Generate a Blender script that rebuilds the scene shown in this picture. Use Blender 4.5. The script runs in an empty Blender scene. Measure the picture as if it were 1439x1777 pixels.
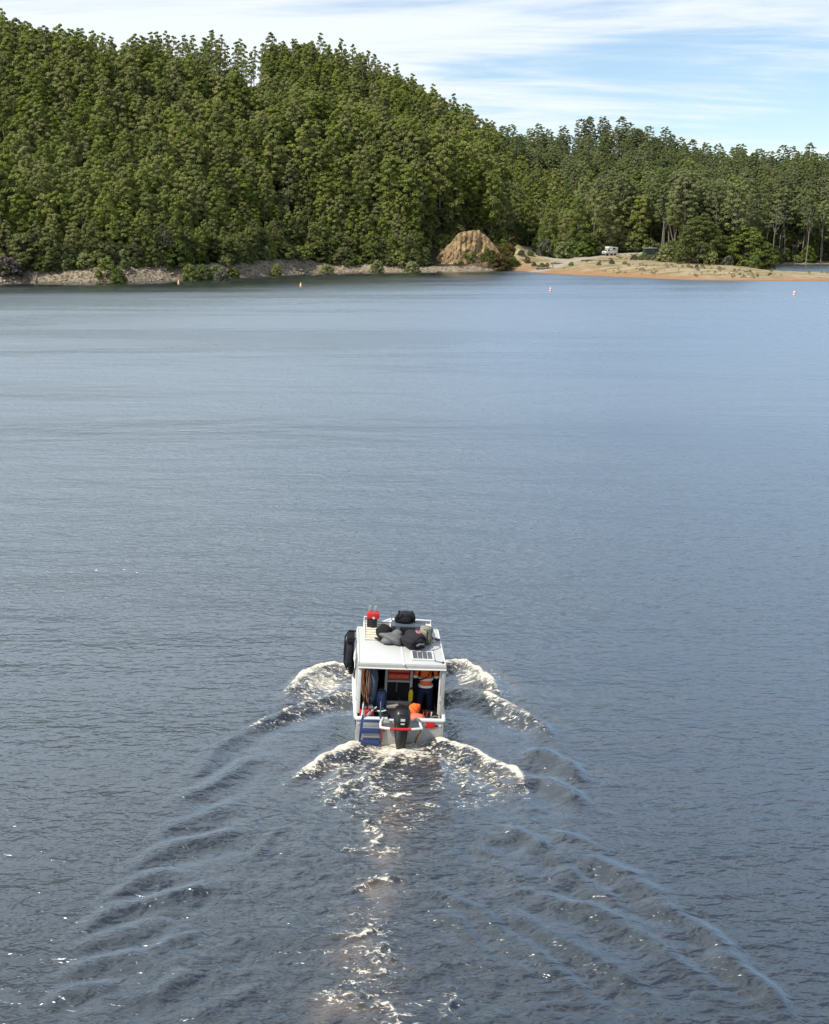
import bpy, bmesh, math, random
import numpy as np
from mathutils import Vector, Matrix

rng = np.random.default_rng(7)
random.seed(7)
S = bpy.context.scene
COL = S.collection

# ------------------------------------------------------------------ camera
F_PX, CAM_H = 2000.0, 11.5
PITCH = math.atan((888.5 - 405) / F_PX)
CP, SP = math.cos(PITCH), math.sin(PITCH)
cam = bpy.data.cameras.new('camera')
cam.sensor_fit = 'VERTICAL'
cam.sensor_height = 24.0
cam.lens = 24.0 * F_PX / 1777.0
cam.clip_start = 0.5
cam.clip_end = 6000
camo = bpy.data.objects.new('camera', cam)
COL.objects.link(camo)
camo.location = (0, 0, CAM_H)
camo.rotation_euler = (math.pi / 2 - PITCH, 0, 0)
S.camera = camo

# ------------------------------------------------------------------ sky, sun, exposure
TO_SUN = Vector((-0.66, -0.42, 0.95)).normalized()
W = bpy.data.worlds.new('World')
S.world = W
W.use_nodes = True
nt = W.node_tree
nt.nodes.clear()
N = nt.nodes.new
L = nt.links.new
out = N('ShaderNodeOutputWorld')
bg = N('ShaderNodeBackground')
bg.inputs['Strength'].default_value = 0.106
sky = N('ShaderNodeTexSky')
sky.sky_type = 'NISHITA'
sky.sun_disc = False
sky.sun_elevation = math.asin(TO_SUN.z)
sky.sun_rotation = math.atan2(TO_SUN.x, TO_SUN.y)
sky.air_density = 1.0
sky.dust_density = 0.2
sky.ozone_density = 3.0
tc = N('ShaderNodeTexCoord')
sep = N('ShaderNodeSeparateXYZ')
L(tc.outputs['Generated'], sep.inputs[0])


def wmath(op, a, b=None, c=None):
    n = N('ShaderNodeMath')
    n.operation = op
    for i, v in enumerate((a, b, c)):
        if v is None:
            continue
        if isinstance(v, (int, float)):
            n.inputs[i].default_value = v
        else:
            L(v, n.inputs[i])
    return n.outputs[0]


# thin cirrus on a flat layer high above: direction / (height + small)
zz = wmath('ADD', wmath('MAXIMUM', sep.outputs['Z'], 0.0), 0.10)
cx = wmath('DIVIDE', sep.outputs['X'], zz)
cy = wmath('DIVIDE', sep.outputs['Y'], zz)
comb = N('ShaderNodeCombineXYZ')
L(cx, comb.inputs[0])
L(cy, comb.inputs[1])
mp = N('ShaderNodeMapping')
mp.inputs['Rotation'].default_value = (0, 0, math.radians(-14))
mp.inputs['Scale'].default_value = (0.40, 0.85, 1)
mp.inputs['Location'].default_value = (3.1, 1.7, 0)
L(comb.outputs[0], mp.inputs[0])
n1 = N('ShaderNodeTexNoise')
n1.inputs['Scale'].default_value = 0.9
n1.inputs['Detail'].default_value = 9
n1.inputs['Roughness'].default_value = 0.60
n1.inputs['Distortion'].default_value = 0.7
L(mp.outputs[0], n1.inputs['Vector'])
mp2 = N('ShaderNodeMapping')
mp2.inputs['Rotation'].default_value = (0, 0, math.radians(8))
mp2.inputs['Scale'].default_value = (0.55, 2.6, 1)
mp2.inputs['Location'].default_value = (9.3, 4.2, 0)
L(comb.outputs[0], mp2.inputs[0])
n2 = N('ShaderNodeTexNoise')
n2.inputs['Scale'].default_value = 1.1
n2.inputs['Detail'].default_value = 8
n2.inputs['Roughness'].default_value = 0.62
n2.inputs['Distortion'].default_value = 1.2
L(mp2.outputs[0], n2.inputs['Vector'])
cov = wmath('ADD', wmath('MULTIPLY', n1.outputs['Fac'], 0.74), wmath('MULTIPLY', n2.outputs['Fac'], 0.28))
# the cloud sheet is thicker towards the west (left of the view)
west = wmath('MULTIPLY', wmath('SUBTRACT', 0.05, sep.outputs['X']), 0.42)
cov = wmath('ADD', cov, wmath('MINIMUM', wmath('MAXIMUM', west, -0.05), 0.10))
cov = wmath('ADD', cov, wmath('MULTIPLY', wmath('MINIMUM', wmath('MAXIMUM', sep.outputs['Z'], 0.0), 0.5), 0.10))   # extra cloud cover added overhead, out of view, to brighten the water
mr = N('ShaderNodeMapRange')
mr.interpolation_type = 'SMOOTHSTEP'
L(cov, mr.inputs['Value'])
mr.inputs['From Min'].default_value = 0.44
mr.inputs['From Max'].default_value = 0.62
mr.inputs['To Min'].default_value = 0.16
mr.inputs['To Max'].default_value = 0.90
hs = N('ShaderNodeHueSaturation')
hs.inputs['Saturation'].default_value = 1.15
hs.inputs['Value'].default_value = 1.0
L(sky.outputs[0], hs.inputs['Color'])
mixc = N('ShaderNodeMix')
mixc.data_type = 'RGBA'
L(mr.outputs[0], mixc.inputs['Factor'])
L(hs.outputs['Color'], mixc.inputs[6])
mixc.inputs[7].default_value = (6.9, 7.25, 7.6, 1)
L(mixc.outputs[2], bg.inputs['Color'])
L(bg.outputs[0], out.inputs[0])

sun = bpy.data.lights.new('sun', 'SUN')
sun.energy = 3.9
sun.angle = math.radians(0.6)
sun.color = (1.0, 0.95, 0.86)
suno = bpy.data.objects.new('sun', sun)
COL.objects.link(suno)
suno.rotation_euler = TO_SUN.to_track_quat('Z', 'Y').to_euler()
suno.location = (-60, -20, 90)

S.view_settings.view_transform = 'Standard'
S.view_settings.look = 'None'
S.view_settings.exposure = 0.45
S.view_settings.gamma = 1.0
S.view_settings.use_curve_mapping = False
S.render.engine = 'CYCLES'
S.cycles.max_bounces = 6
S.cycles.diffuse_bounces = 3
S.cycles.glossy_bounces = 3
S.cycles.transmission_bounces = 3
S.cycles.caustics_reflective = False
S.cycles.caustics_refractive = False

# ------------------------------------------------------------------ survey helpers (photo ray -> place in the world)


def ray(px, py):
    return np.array([px - 719.5, F_PX * CP + (888.5 - py) * SP, -F_PX * SP + (888.5 - py) * CP])


def ground(px, py, z=0.0):
    d = ray(px, py)
    t = (z - CAM_H) / d[2]
    return np.array([0, 0, CAM_H]) + d * t


def at_depth(px, py, y):
    d = ray(px, py)
    return np.array([0, 0, CAM_H]) + d * (y / d[1])


def project(P):
    q = P - np.array([0, 0, CAM_H])
    dep = q[:, 1] * CP - q[:, 2] * SP
    up = q[:, 1] * SP + q[:, 2] * CP
    return 719.5 + F_PX * q[:, 0] / dep, 888.5 - F_PX * up / dep, dep


def sstep(a, b, x):
    t = np.clip((x - a) / (b - a), 0, 1)
    return t * t * (3 - 2 * t)


def _hash(ix, iy, seed):
    h = (ix.astype(np.int64) * 374761393 + iy.astype(np.int64) * 668265263 + seed * 982451653) & 0x7fffffff
    h = ((h ^ (h >> 13)) * 1274126177) & 0x7fffffff
    return ((h ^ (h >> 16)) & 0xffff) / 65535.0


def vnoise(x, y, seed=0):
    ix, iy = np.floor(x), np.floor(y)
    fx, fy = x - ix, y - iy
    fx = fx * fx * (3 - 2 * fx)
    fy = fy * fy * (3 - 2 * fy)
    a = _hash(ix, iy, seed)
    b = _hash(ix + 1, iy, seed)
    c = _hash(ix, iy + 1, seed)
    d = _hash(ix + 1, iy + 1, seed)
    return (a + (b - a) * fx) * (1 - fy) + (c + (d - c) * fx) * fy


def fbm(x, y, oct=4, seed=0):
    v, a, t = 0, 1, 0
    for o in range(oct):
        v = v + a * vnoise(x * 2 ** o + 13.7 * o, y * 2 ** o - 7.3 * o, seed + o)
        t += a
        a *= 0.5
    return v / t


def poly_dist(P, line, closed=False):
    """unsigned distance of points P (n,2) to a polyline, plus side sign and arclength fraction"""
    pts = np.asarray(line, float)
    if closed:
        pts = np.vstack([pts, pts[:1]])
    best = np.full(len(P), 1e9)
    side = np.zeros(len(P))
    s = np.zeros(len(P))
    lens = np.linalg.norm(np.diff(pts, axis=0), axis=1)
    tot = lens.sum()
    acc = 0
    for i in range(len(pts) - 1):
        a, b = pts[i], pts[i + 1]
        ab = b - a
        l2 = max((ab ** 2).sum(), 1e-9)
        t = np.clip(((P - a) @ ab) / l2, 0, 1)
        q = P - (a + t[:, None] * ab)
        d = np.hypot(q[:, 0], q[:, 1])
        m = d < best
        best = np.where(m, d, best)
        cr = ab[0] * (P[:, 1] - a[1]) - ab[1] * (P[:, 0] - a[0])
        side = np.where(m, np.sign(cr), side)
        s = np.where(m, (acc + t * lens[i]) / tot, s)
        acc += lens[i]
    return best, side, s


def inside(P, poly):
    x, y = P[:, 0], P[:, 1]
    r = np.zeros(len(P), bool)
    n = len(poly)
    for i in range(n):
        x1, y1 = poly[i][0], poly[i][1]
        x2, y2 = poly[(i + 1) % n][0], poly[(i + 1) % n][1]
        if y1 == y2:
            continue
        c = ((y1 > y) != (y2 > y)) & (x < (x2 - x1) * (y - y1) / (y2 - y1) + x1)
        r ^= c
    return r


# ------------------------------------------------------------------ object helpers


def mesh_from(name, V, Fc, mats=(), midx=None, smooth=False, attrs=None):
    """V (n,3); Fc a (m,3) or (m,4) int array, or a list of them"""
    me = bpy.data.meshes.new(name)
    V = np.asarray(V, np.float32)
    if isinstance(Fc, np.ndarray):
        Fc = [Fc]
    loops = np.concatenate([f.ravel() for f in Fc]).astype(np.int32)
    tot = np.concatenate([np.full(len(f), f.shape[1]) for f in Fc]).astype(np.int32)
    start = np.concatenate([[0], np.cumsum(tot)[:-1]]).astype(np.int32)
    me.vertices.add(len(V))
    me.vertices.foreach_set('co', V.ravel())
    me.loops.add(len(loops))
    me.loops.foreach_set('vertex_index', loops)
    me.polygons.add(len(tot))
    me.polygons.foreach_set('loop_start', start)
    me.polygons.foreach_set('loop_total', tot)
    for m in mats:
        me.materials.append(m)
    if midx is not None:
        me.polygons.foreach_set('material_index', np.asarray(midx, np.int32))
    if smooth:
        me.polygons.foreach_set('use_smooth', np.ones(len(tot), bool))
    me.update(calc_edges=True)
    for k, (dom, v) in (attrs or {}).items():
        a = me.attributes.new(k, 'FLOAT', dom)
        a.data.foreach_set('value', np.asarray(v, np.float32))
    return me


def add(name, me, parent=None, M=None, **props):
    o = bpy.data.objects.new(name, me)
    COL.objects.link(o)
    if parent is not None:
        o.parent = parent
    if M is not None:
        o.matrix_world = M if parent is None else M
        if parent is not None:
            o.matrix_parent_inverse = Matrix.Identity(4)
            o.matrix_basis = M
    for k, v in props.items():
        o[k] = v
    return o


def thing(name, label, cat, M=None, group=None, me=None):
    o = bpy.data.objects.new(name, me)
    COL.objects.link(o)
    if M is not None:
        o.matrix_basis = M
    if me is None:
        o.empty_display_size = 0.3
    o['label'] = label
    o['category'] = cat
    if group:
        o['group'] = group
    return o


class MB:
    """collects shapes into one bmesh, then links it as one object"""

    def __init__(self):
        self.bm = bmesh.new()

    def _new(self, fn):
        n0 = len(self.bm.verts)
        fn()
        self.bm.verts.ensure_lookup_table()
        return self.bm.verts[n0:]

    def box(self, c, s, rot=None, bev=0.0, taper=None):
        bm2 = bmesh.new()
        bmesh.ops.create_cube(bm2, size=1.0)
        for v in bm2.verts:
            v.co = Vector((v.co.x * s[0], v.co.y * s[1], v.co.z * s[2]))
            if taper and v.co.z > 0:
                v.co.x *= taper[0]
                v.co.y *= taper[1]
        if bev:
            bmesh.ops.bevel(bm2, geom=bm2.edges[:], offset=bev, segments=2, affect='EDGES', profile=0.6)
        M = Matrix.Translation(c)
        if rot:
            M = M @ rot
        bm2.transform(M)
        self._merge(bm2)
        return self

    def _merge(self, bm2):
        me = bpy.data.meshes.new('tmp')
        bm2.to_mesh(me)
        bm2.free()
        self.bm.from_mesh(me)
        bpy.data.meshes.remove(me)

    def tube(self, pts, r, n=8, cap=True):
        pts = [Vector(p) for p in pts]
        rs = r if isinstance(r, (list, tuple)) else [r] * len(pts)
        rings = []
        ref = None
        for i, p in enumerate(pts):
            if i == 0:
                d = pts[1] - pts[0]
            elif i == len(pts) - 1:
                d = pts[-1] - pts[-2]
            else:
                d = (pts[i + 1] - p).normalized() + (p - pts[i - 1]).normalized()
            d.normalize()
            if ref is None:
                ref = Vector((0, 0, 1)) if abs(d.z) < 0.9 else Vector((1, 0, 0))
            a = d.cross(ref).normalized()
            b = a.cross(d).normalized()
            ref = b
            rings.append([self.bm.verts.new(p + (a * math.cos(t) + b * math.sin(t)) * rs[i])
                          for t in [2 * math.pi * k / n for k in range(n)]])
        for i in range(len(rings) - 1):
            for k in range(n):
                self.bm.faces.new((rings[i][k], rings[i][(k + 1) % n], rings[i + 1][(k + 1) % n], rings[i + 1][k]))
        if cap:
            self.bm.faces.new(rings[0][::-1])
            self.bm.faces.new(rings[-1])
        return self

    def lathe(self, prof, c=(0, 0, 0), n=16, M=None):
        """profile [(r,z)]"""
        M = M or Matrix.Identity(4)
        rings = []
        for r, z in prof:
            rings.append([self.bm.verts.new(M @ (Vector(c) + Vector((r * math.cos(2 * math.pi * k / n), r * math.sin(2 * math.pi * k / n), z))))
                          for k in range(n)])
        for i in range(len(rings) - 1):
            for k in range(n):
                self.bm.faces.new((rings[i][k], rings[i][(k + 1) % n], rings[i + 1][(k + 1) % n], rings[i + 1][k]))
        if prof[0][0] > 1e-5:
            self.bm.faces.new(rings[0][::-1])
        if prof[-1][0] > 1e-5:
            self.bm.faces.new(rings[-1])
        return self

    def loft(self, rings, close=True, cap=True):
        R = [[self.bm.verts.new(p) for p in r] for r in rings]
        n = len(R[0])
        for i in range(len(R) - 1):
            for k in range(n if close else n - 1):
                self.bm.faces.new((R[i][k], R[i][(k + 1) % n], R[i + 1][(k + 1) % n], R[i + 1][k]))
        if cap and close:
            self.bm.faces.new(R[0][::-1])
            self.bm.faces.new(R[-1])
        return self

    def blob(self, c, s, rough=0.15, seed=0, sub=3, rot=None, flat=None, power=1.0):
        """a lumpy soft bag: icosphere squashed, creased with noise"""
        bm2 = bmesh.new()
        bmesh.ops.create_icosphere(bm2, subdivisions=sub, radius=1.0)
        rr = random.Random(seed)
        ph = [(rr.uniform(1.5, 5), rr.uniform(1.5, 5), rr.uniform(1.5, 5), rr.uniform(0, 6)) for _ in range(6)]
        for v in bm2.verts:
            k = 0
            for j, (a, b, c2, d) in enumerate(ph):
                k += math.sin(a * v.co.x + b * v.co.y + c2 * v.co.z + d) * (1.0 if j < 3 else 0.6)
            k = 1 + rough * k * 0.35
            q = v.co.copy()
            if power != 1.0:
                q = Vector([math.copysign(abs(t) ** power, t) for t in q])
            v.co = Vector((q.x * s[0] * k, q.y * s[1] * k, q.z * s[2] * k))
            if flat is not None and v.co.z < flat:
                v.co.z = flat + (v.co.z - flat) * 0.15
        M = Matrix.Translation(c)
        if rot:
            M = M @ rot
        bm2.transform(M)
        self._merge(bm2)
        return self

    def mesh(self, name, mat, smooth=None):
        me = bpy.data.meshes.new(name)
        bmesh.ops.recalc_face_normals(self.bm, faces=self.bm.faces[:])
        self.bm.to_mesh(me)
        self.bm.free()
        for m in (mat if isinstance(mat, (list, tuple)) else [mat]):
            me.materials.append(m)
        if smooth:
            me.polygons.foreach_set('use_smooth', np.ones(len(me.polygons), bool))
            if smooth != 'all':
                me.set_sharp_from_angle(angle=math.radians(smooth if smooth is not True else 35))
        return me

    def obj(self, name, mat, parent=None, smooth=None, M=None, **props):
        return add(name, self.mesh(name, mat, smooth), parent, M, **props)


def rotz(a):
    return Matrix.Rotation(a, 4, 'Z')


def rotx(a):
    return Matrix.Rotation(a, 4, 'X')


def roty(a):
    return Matrix.Rotation(a, 4, 'Y')


# ------------------------------------------------------------------ materials


def newmat(name):
    m = bpy.data.materials.new(name)
    m.use_nodes = True
    t = m.node_tree
    t.nodes.clear()
    o = t.nodes.new('ShaderNodeOutputMaterial')
    return m, t, o


def nd(t, typ, **kw):
    n = t.nodes.new(typ)
    for k, v in kw.items():
        if k in n.inputs:
            n.inputs[k].default_value = v
        else:
            setattr(n, k, v)
    return n


def tmath(t, op, a, b=None, clamp=False):
    n = t.nodes.new('ShaderNodeMath')
    n.operation = op
    n.use_clamp = clamp
    for i, v in enumerate((a, b)):
        if v is None:
            continue
        if isinstance(v, (int, float)):
            n.inputs[i].default_value = v
        else:
            t.links.new(v, n.inputs[i])
    return n.outputs[0]


def tmix(t, fac, a, b):
    n = t.nodes.new('ShaderNodeMix')
    n.data_type = 'RGBA'
    for i, v in ((0, fac), (6, a), (7, b)):
        if isinstance(v, (int, float)):
            n.inputs[i].default_value = v
        elif isinstance(v, tuple):
            n.inputs[i].default_value = v if len(v) == 4 else (*v, 1)
        else:
            t.links.new(v, n.inputs[i])
    return n.outputs[2]


def tmap(t, v, a, b, c=0.0, d=1.0):
    n = t.nodes.new('ShaderNodeMapRange')
    n.interpolation_type = 'SMOOTHSTEP'
    t.links.new(v, n.inputs['Value'])
    for k, x in (('From Min', a), ('From Max', b), ('To Min', c), ('To Max', d)):
        if isinstance(x, (int, float)):
            n.inputs[k].default_value = x
        else:
            t.links.new(x, n.inputs[k])
    return n.outputs[0]


def mat(name, col, rough=0.5, metal=0.0, var=0.12, scale=4.0, bump=0.0, bscale=30.0, dirt=None, dirt_amt=0.3, spec=0.5):
    m, t, o = newmat(name)
    b = nd(t, 'ShaderNodeBsdfPrincipled', Roughness=rough, Metallic=metal)
    b.inputs['Specular IOR Level'].default_value = spec
    tcn = nd(t, 'ShaderNodeTexCoord')
    nz = nd(t, 'ShaderNodeTexNoise', Scale=scale, Detail=6.0, Roughness=0.6)
    t.links.new(tcn.outputs['Object'], nz.inputs['Vector'])
    lo = tuple(c * (1 - var) for c in col)
    hi = tuple(min(1, c * (1 + var)) for c in col)
    c = tmix(t, nz.outputs['Fac'], lo, hi)
    if dirt:
        nz2 = nd(t, 'ShaderNodeTexNoise', Scale=scale * 2.3, Detail=8.0, Roughness=0.7)
        t.links.new(tcn.outputs['Object'], nz2.inputs['Vector'])
        c = tmix(t, tmap(t, nz2.outputs['Fac'], 0.5, 0.75, 0, dirt_amt), c, dirt)
    t.links.new(c, b.inputs['Base Color'])
    if bump:
        nb = nd(t, 'ShaderNodeTexNoise', Scale=bscale, Detail=4.0)
        t.links.new(tcn.outputs['Object'], nb.inputs['Vector'])
        bp = nd(t, 'ShaderNodeBump', Strength=bump, Distance=0.02)
        t.links.new(nb.outputs['Fac'], bp.inputs['Height'])
        t.links.new(bp.outputs[0], b.inputs['Normal'])
    t.links.new(b.outputs[0], o.inputs[0])
    return m


def foliage_mat(name, dark, mid, light, trans=0.32):
    m, t, o = newmat(name)
    at = nd(t, 'ShaderNodeAttribute', attribute_name='tone')
    oi = nd(t, 'ShaderNodeObjectInfo')
    v = tmath(t, 'ADD', tmath(t, 'MULTIPLY', at.outputs['Fac'], 0.5), tmath(t, 'MULTIPLY', oi.outputs['Random'], 0.5))
    r = nd(t, 'ShaderNodeValToRGB')
    r.color_ramp.elements[0].position = 0.1
    r.color_ramp.elements[0].color = (*dark, 1)
    r.color_ramp.elements[1].position = 0.95
    r.color_ramp.elements[1].color = (*light, 1)
    e = r.color_ramp.elements.new(0.5)
    e.color = (*mid, 1)
    t.links.new(v, r.inputs[0])
    hv = nd(t, 'ShaderNodeHueSaturation')
    wn = nd(t, 'ShaderNodeTexWhiteNoise', noise_dimensions='1D')
    t.links.new(oi.outputs['Random'], wn.inputs['W'])
    t.links.new(tmath(t, 'ADD', 0.482, tmath(t, 'MULTIPLY', wn.outputs['Value'], 0.026)), hv.inputs['Hue'])
    t.links.new(tmath(t, 'ADD', 0.84, tmath(t, 'MULTIPLY', wn.outputs['Value'], 0.34)), hv.inputs['Saturation'])
    t.links.new(r.outputs[0], hv.inputs['Color'])
    r = hv
    d = nd(t, 'ShaderNodeBsdfDiffuse')
    tr = nd(t, 'ShaderNodeBsdfTranslucent')
    g = nd(t, 'ShaderNodeBsdfGlossy', Roughness=0.45)
    g.inputs['Color'].default_value = (0.8, 0.85, 0.8, 1)
    t.links.new(r.outputs[0], d.inputs['Color'])
    t.links.new(tmix(t, 0.5, r.outputs[0], (0.26, 0.30, 0.06)), tr.inputs['Color'])
    ms = nd(t, 'ShaderNodeMixShader', Fac=trans)
    t.links.new(d.outputs[0], ms.inputs[1])
    t.links.new(tr.outputs[0], ms.inputs[2])
    ms2 = nd(t, 'ShaderNodeMixShader', Fac=0.012)
    t.links.new(ms.outputs[0], ms2.inputs[1])
    t.links.new(g.outputs[0], ms2.inputs[2])
    t.links.new(ms2.outputs[0], o.inputs[0])
    return m


M_LEAF = foliage_mat('gum_leaves', (0.104, 0.128, 0.038), (0.208, 0.242, 0.070), (0.335, 0.355, 0.110))
M_LEAFV = foliage_mat('valley_leaves', (0.082, 0.106, 0.047), (0.160, 0.193, 0.078), (0.258, 0.284, 0.113))
M_LEAFD = foliage_mat('blackwood_leaves', (0.055, 0.075, 0.026), (0.111, 0.137, 0.042), (0.195, 0.215, 0.068))
M_LEAFB = foliage_mat('bush_leaves', (0.090, 0.120, 0.043), (0.179, 0.215, 0.069), (0.293, 0.318, 0.122))
M_LEAFO = foliage_mat('rusty_leaves', (0.050, 0.050, 0.018), (0.110, 0.095, 0.030), (0.190, 0.130, 0.040))
M_LEAFG = foliage_mat('grey_leaves', (0.070, 0.075, 0.055), (0.110, 0.115, 0.085), (0.150, 0.150, 0.115))
M_TWIG = foliage_mat('bare_twigs', (0.075, 0.058, 0.050), (0.120, 0.095, 0.085), (0.180, 0.150, 0.135), 0.0)
M_BARK = mat('pale_bark', (0.20, 0.18, 0.15), 0.9, var=0.45, scale=1.2)
M_BARKD = mat('dark_bark', (0.085, 0.072, 0.058), 0.9, var=0.4, scale=1.5)
M_DRIFT = mat('driftwood', (0.17, 0.14, 0.11), 0.9, var=0.4, scale=2)

# ------------------------------------------------------------------ land: shore, lagoon, heights
SHORE_PX = [(-900, 500), (-400, 497), (-150, 495), (0, 493), (50, 492), (100, 491.5), (200, 491), (300, 488), (360, 485.5), (450, 480.5),
            (545, 474.5), (650, 473.5), (740, 473), (800, 472.5), (850, 471), (880, 469.5), (905, 470.5), (930, 474), (1000, 478), (1050, 480), (1100, 482),
            (1200, 486.5), (1300, 487.5), (1439, 488), (1700, 489.5), (2300, 491)]
SHORE = [ground(x, y)[:2] for x, y in SHORE_PX]
# small headlands and nooks along the water's edge
_s2 = []
for i in range(len(SHORE) - 1):
    for k in range(6):
        q = SHORE[i] + (SHORE[i + 1] - SHORE[i]) * k / 6
        _s2.append(q + np.array([0, 2.2 * (float(fbm(np.array([q[0] * 0.09]), np.array([q[1] * 0.02]), 3, 5)[0]) - 0.5)]))
SHORE = _s2 + [SHORE[-1]]
LAND = [*SHORE, np.array([3000., 300.]), np.array([3000., 3000.]), np.array([-3000., 3000.]), np.array([-3000., 260.])]
LAGOON_PX = [(1326, 466), (1336, 470), (1360, 472.2), (1400, 473.3), (1439, 474), (1700, 476), (2100, 477), (2100, 458), (1700, 458), (1439, 458.8), (1380, 459.5), (1340, 460), (1352, 463.5), (1340, 465)]
LAGOON = [ground(x, y)[:2] for x, y in LAGOON_PX]

CTRL_PX = [  # photo column, row of the bare ground, distance
    (-400, 90, 395), (-200, 128, 395), (0, 136, 395), (150, 160, 395), (250, 186, 395), (330, 202, 400), (400, 228, 400), (480, 258, 400), (560, 268, 402), (650, 290, 405), (740, 308, 408), (800, 330, 400), (845, 372, 378), (872, 418, 366),
    (-400, 108, 560), (-200, 150, 520), (0, 152, 500), (100, 158, 500), (200, 158, 500), (300, 148, 500), (0, 155, 440), (120, 182, 440), (250, 222, 440), (330, 240, 445), (400, 258, 445), (480, 285, 445), (560, 285, 450), (650, 300, 455), (740, 315, 455), (810, 330, 455), (370, 146, 500), (430, 165, 505), (490, 160, 512), (540, 146, 520), (620, 174, 520), (700, 204, 520), (800, 268, 520), (850, 312, 525), (900, 326, 530), (950, 334, 540), (1000, 285, 560), (1060, 268, 570), (1120, 282, 570), (1200, 318, 570), (1260, 332, 580), (1300, 338, 600), (1380, 306, 600), (1439, 274, 600), (1600, 270, 600), (1900, 315, 600),
    (880, 427, 413), (930, 430, 420), (935, 446, 397), (1010, 448, 394), (1050, 441, 404), (1130, 438, 407), (1165, 455, 373), (1240, 462, 351), (1310, 464, 350),
    (920, 420, 440), (1000, 392, 462), (1100, 392, 462), (1200, 400, 470), (1300, 425, 460), (1400, 410, 485), (1600, 410, 485), (1900, 410, 485),
    (905, 456, 382), (960, 455, 372), (1000, 462, 346), (1040, 452, 378), (1100, 455, 366), (1100, 468, 330), (1200, 472, 314), (1300, 477, 304), (1439, 478.5, 310), (1700, 479, 310),
]
_ctrl = [at_depth(*c) for c in CTRL_PX]
_ctrl += [np.array([q[0], q[1], 0.0]) for q in SHORE[::4]]
_ctrl += [np.array([q[0], q[1], 0.0]) for q in LAGOON]
for X in (-700, -350, 0, 350, 700, 1200, -1200):
    _ctrl.append(np.array([X, 720., 30.0 if X < 20 else 18.0]))
    _ctrl.append(np.array([X, 1000., 15.0]))
for X in (-600, -900, -1300):
    _ctrl += [np.array([X, 420., 60.0]), np.array([X, 300., 8.0])]
for X in (700, 1100):
    _ctrl += [np.array([X, 440., 8.0]), np.array([X, 600., 40.0])]
_ctrl = np.array(_ctrl)
_c = _ctrl[:, :2]
_A = np.linalg.norm(_c[:, None] - _c[None], axis=2)
_A = np.vstack([np.hstack([_A - 0.8 * np.eye(len(_c)), np.ones((len(_c), 1))]), np.append(np.ones(len(_c)), 0)[None]])
_w = np.linalg.lstsq(_A, np.append(_ctrl[:, 2], 0), rcond=None)[0]


def land_dist(P):
    d, _, _ = poly_dist(P, SHORE)
    d = np.where(inside(P, LAND), d, -d)
    dl, _, _ = poly_dist(P, LAGOON, True)
    dl = np.where(inside(P, LAGOON), -dl, dl)
    return np.minimum(d, dl), d, dl


def height(P):
    P = np.asarray(P, float)
    z = np.zeros(len(P))
    for i in range(0, len(P), 20000):
        q = P[i:i + 20000]
        z[i:i + 20000] = np.linalg.norm(q[:, None] - _c[None], axis=2) @ _w[:-1] + _w[-1]
    d, ds, dl = land_dist(P)
    colx = P[:, 0] / np.maximum(P[:, 1], 1) * 2058 + 719.5
    left = 1 - sstep(840, 900, colx)                       # steep washed-out bank under the forest
    rough = fbm(P[:, 0] * 0.16, P[:, 1] * 0.16, 4, 3) - 0.5
    rough2 = fbm(P[:, 0] * 0.7, P[:, 1] * 0.5, 3, 9) - 0.5
    tall = np.interp(colx, [-200, 60, 160, 260, 400, 520, 560, 640, 760], [2.0, 2.4, 3.0, 2.6, 3.4, 2.8, 1.4, 1.6, 1.2])
    bank = tall * (1 + 0.7 * (fbm(P[:, 0] * 0.08, P[:, 1] * 0.01, 3, 21) - 0.5)) * sstep(0, 5.0, d) * left * (1 - 0.9 * sstep(10, 45, d))
    far_bank = 2.2 * sstep(0, 5, dl) * sstep(405, 412, P[:, 1]) * (1 - sstep(420, 450, P[:, 1])) * sstep(1300, 1330, colx)
    z = z * (1 - 0.62 * sstep(1270, 1330, colx) * (1 - sstep(345, 352, P[:, 1])))
    z = z * (1 - 0.88 * sstep(704, 728, colx) * (1 - sstep(884, 900, colx)) * (1 - sstep(12, 30, ds)))   # room for the cut bluff
    h = np.maximum(z, 0.25) * sstep(-2, 22, d) + bank + far_bank + 0.04 * np.maximum(d, 0).clip(0, 8)
    h = h + rough * (0.5 + 2.5 * sstep(8, 40, d) * left) * sstep(0, 6, d) + rough2 * (0.25 + 0.9 * left * (1 - sstep(6, 14, d))) * sstep(0.2, 2.5, d)
    return np.where(d > 0, h, np.maximum(d * 0.16, -4.0))


gx = np.concatenate([np.linspace(-2500, -330, 28)[:-1], np.linspace(-330, -135, 40)[:-1], np.linspace(-135, 130, 300), np.linspace(130, 330, 50)[1:], np.linspace(330, 2500, 28)[1:]])
gy = np.concatenate([np.linspace(235, 262, 8)[:-1], np.linspace(262, 350, 120), np.linspace(350, 430, 60)[1:], np.linspace(430, 640, 50)[1:], np.linspace(640, 2600, 30)[1:]])
GX, GY = np.meshgrid(gx, gy)
TP = np.stack([GX.ravel(), GY.ravel()], 1)
TZ = height(TP)
TD, TDS, TDL = land_dist(TP)


def grid_faces(nx, ny):
    i = np.arange(nx * ny).reshape(ny, nx)
    return np.stack([i[:-1, :-1].ravel(), i[:-1, 1:].ravel(), i[1:, 1:].ravel(), i[1:, :-1].ravel()], 1)


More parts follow.
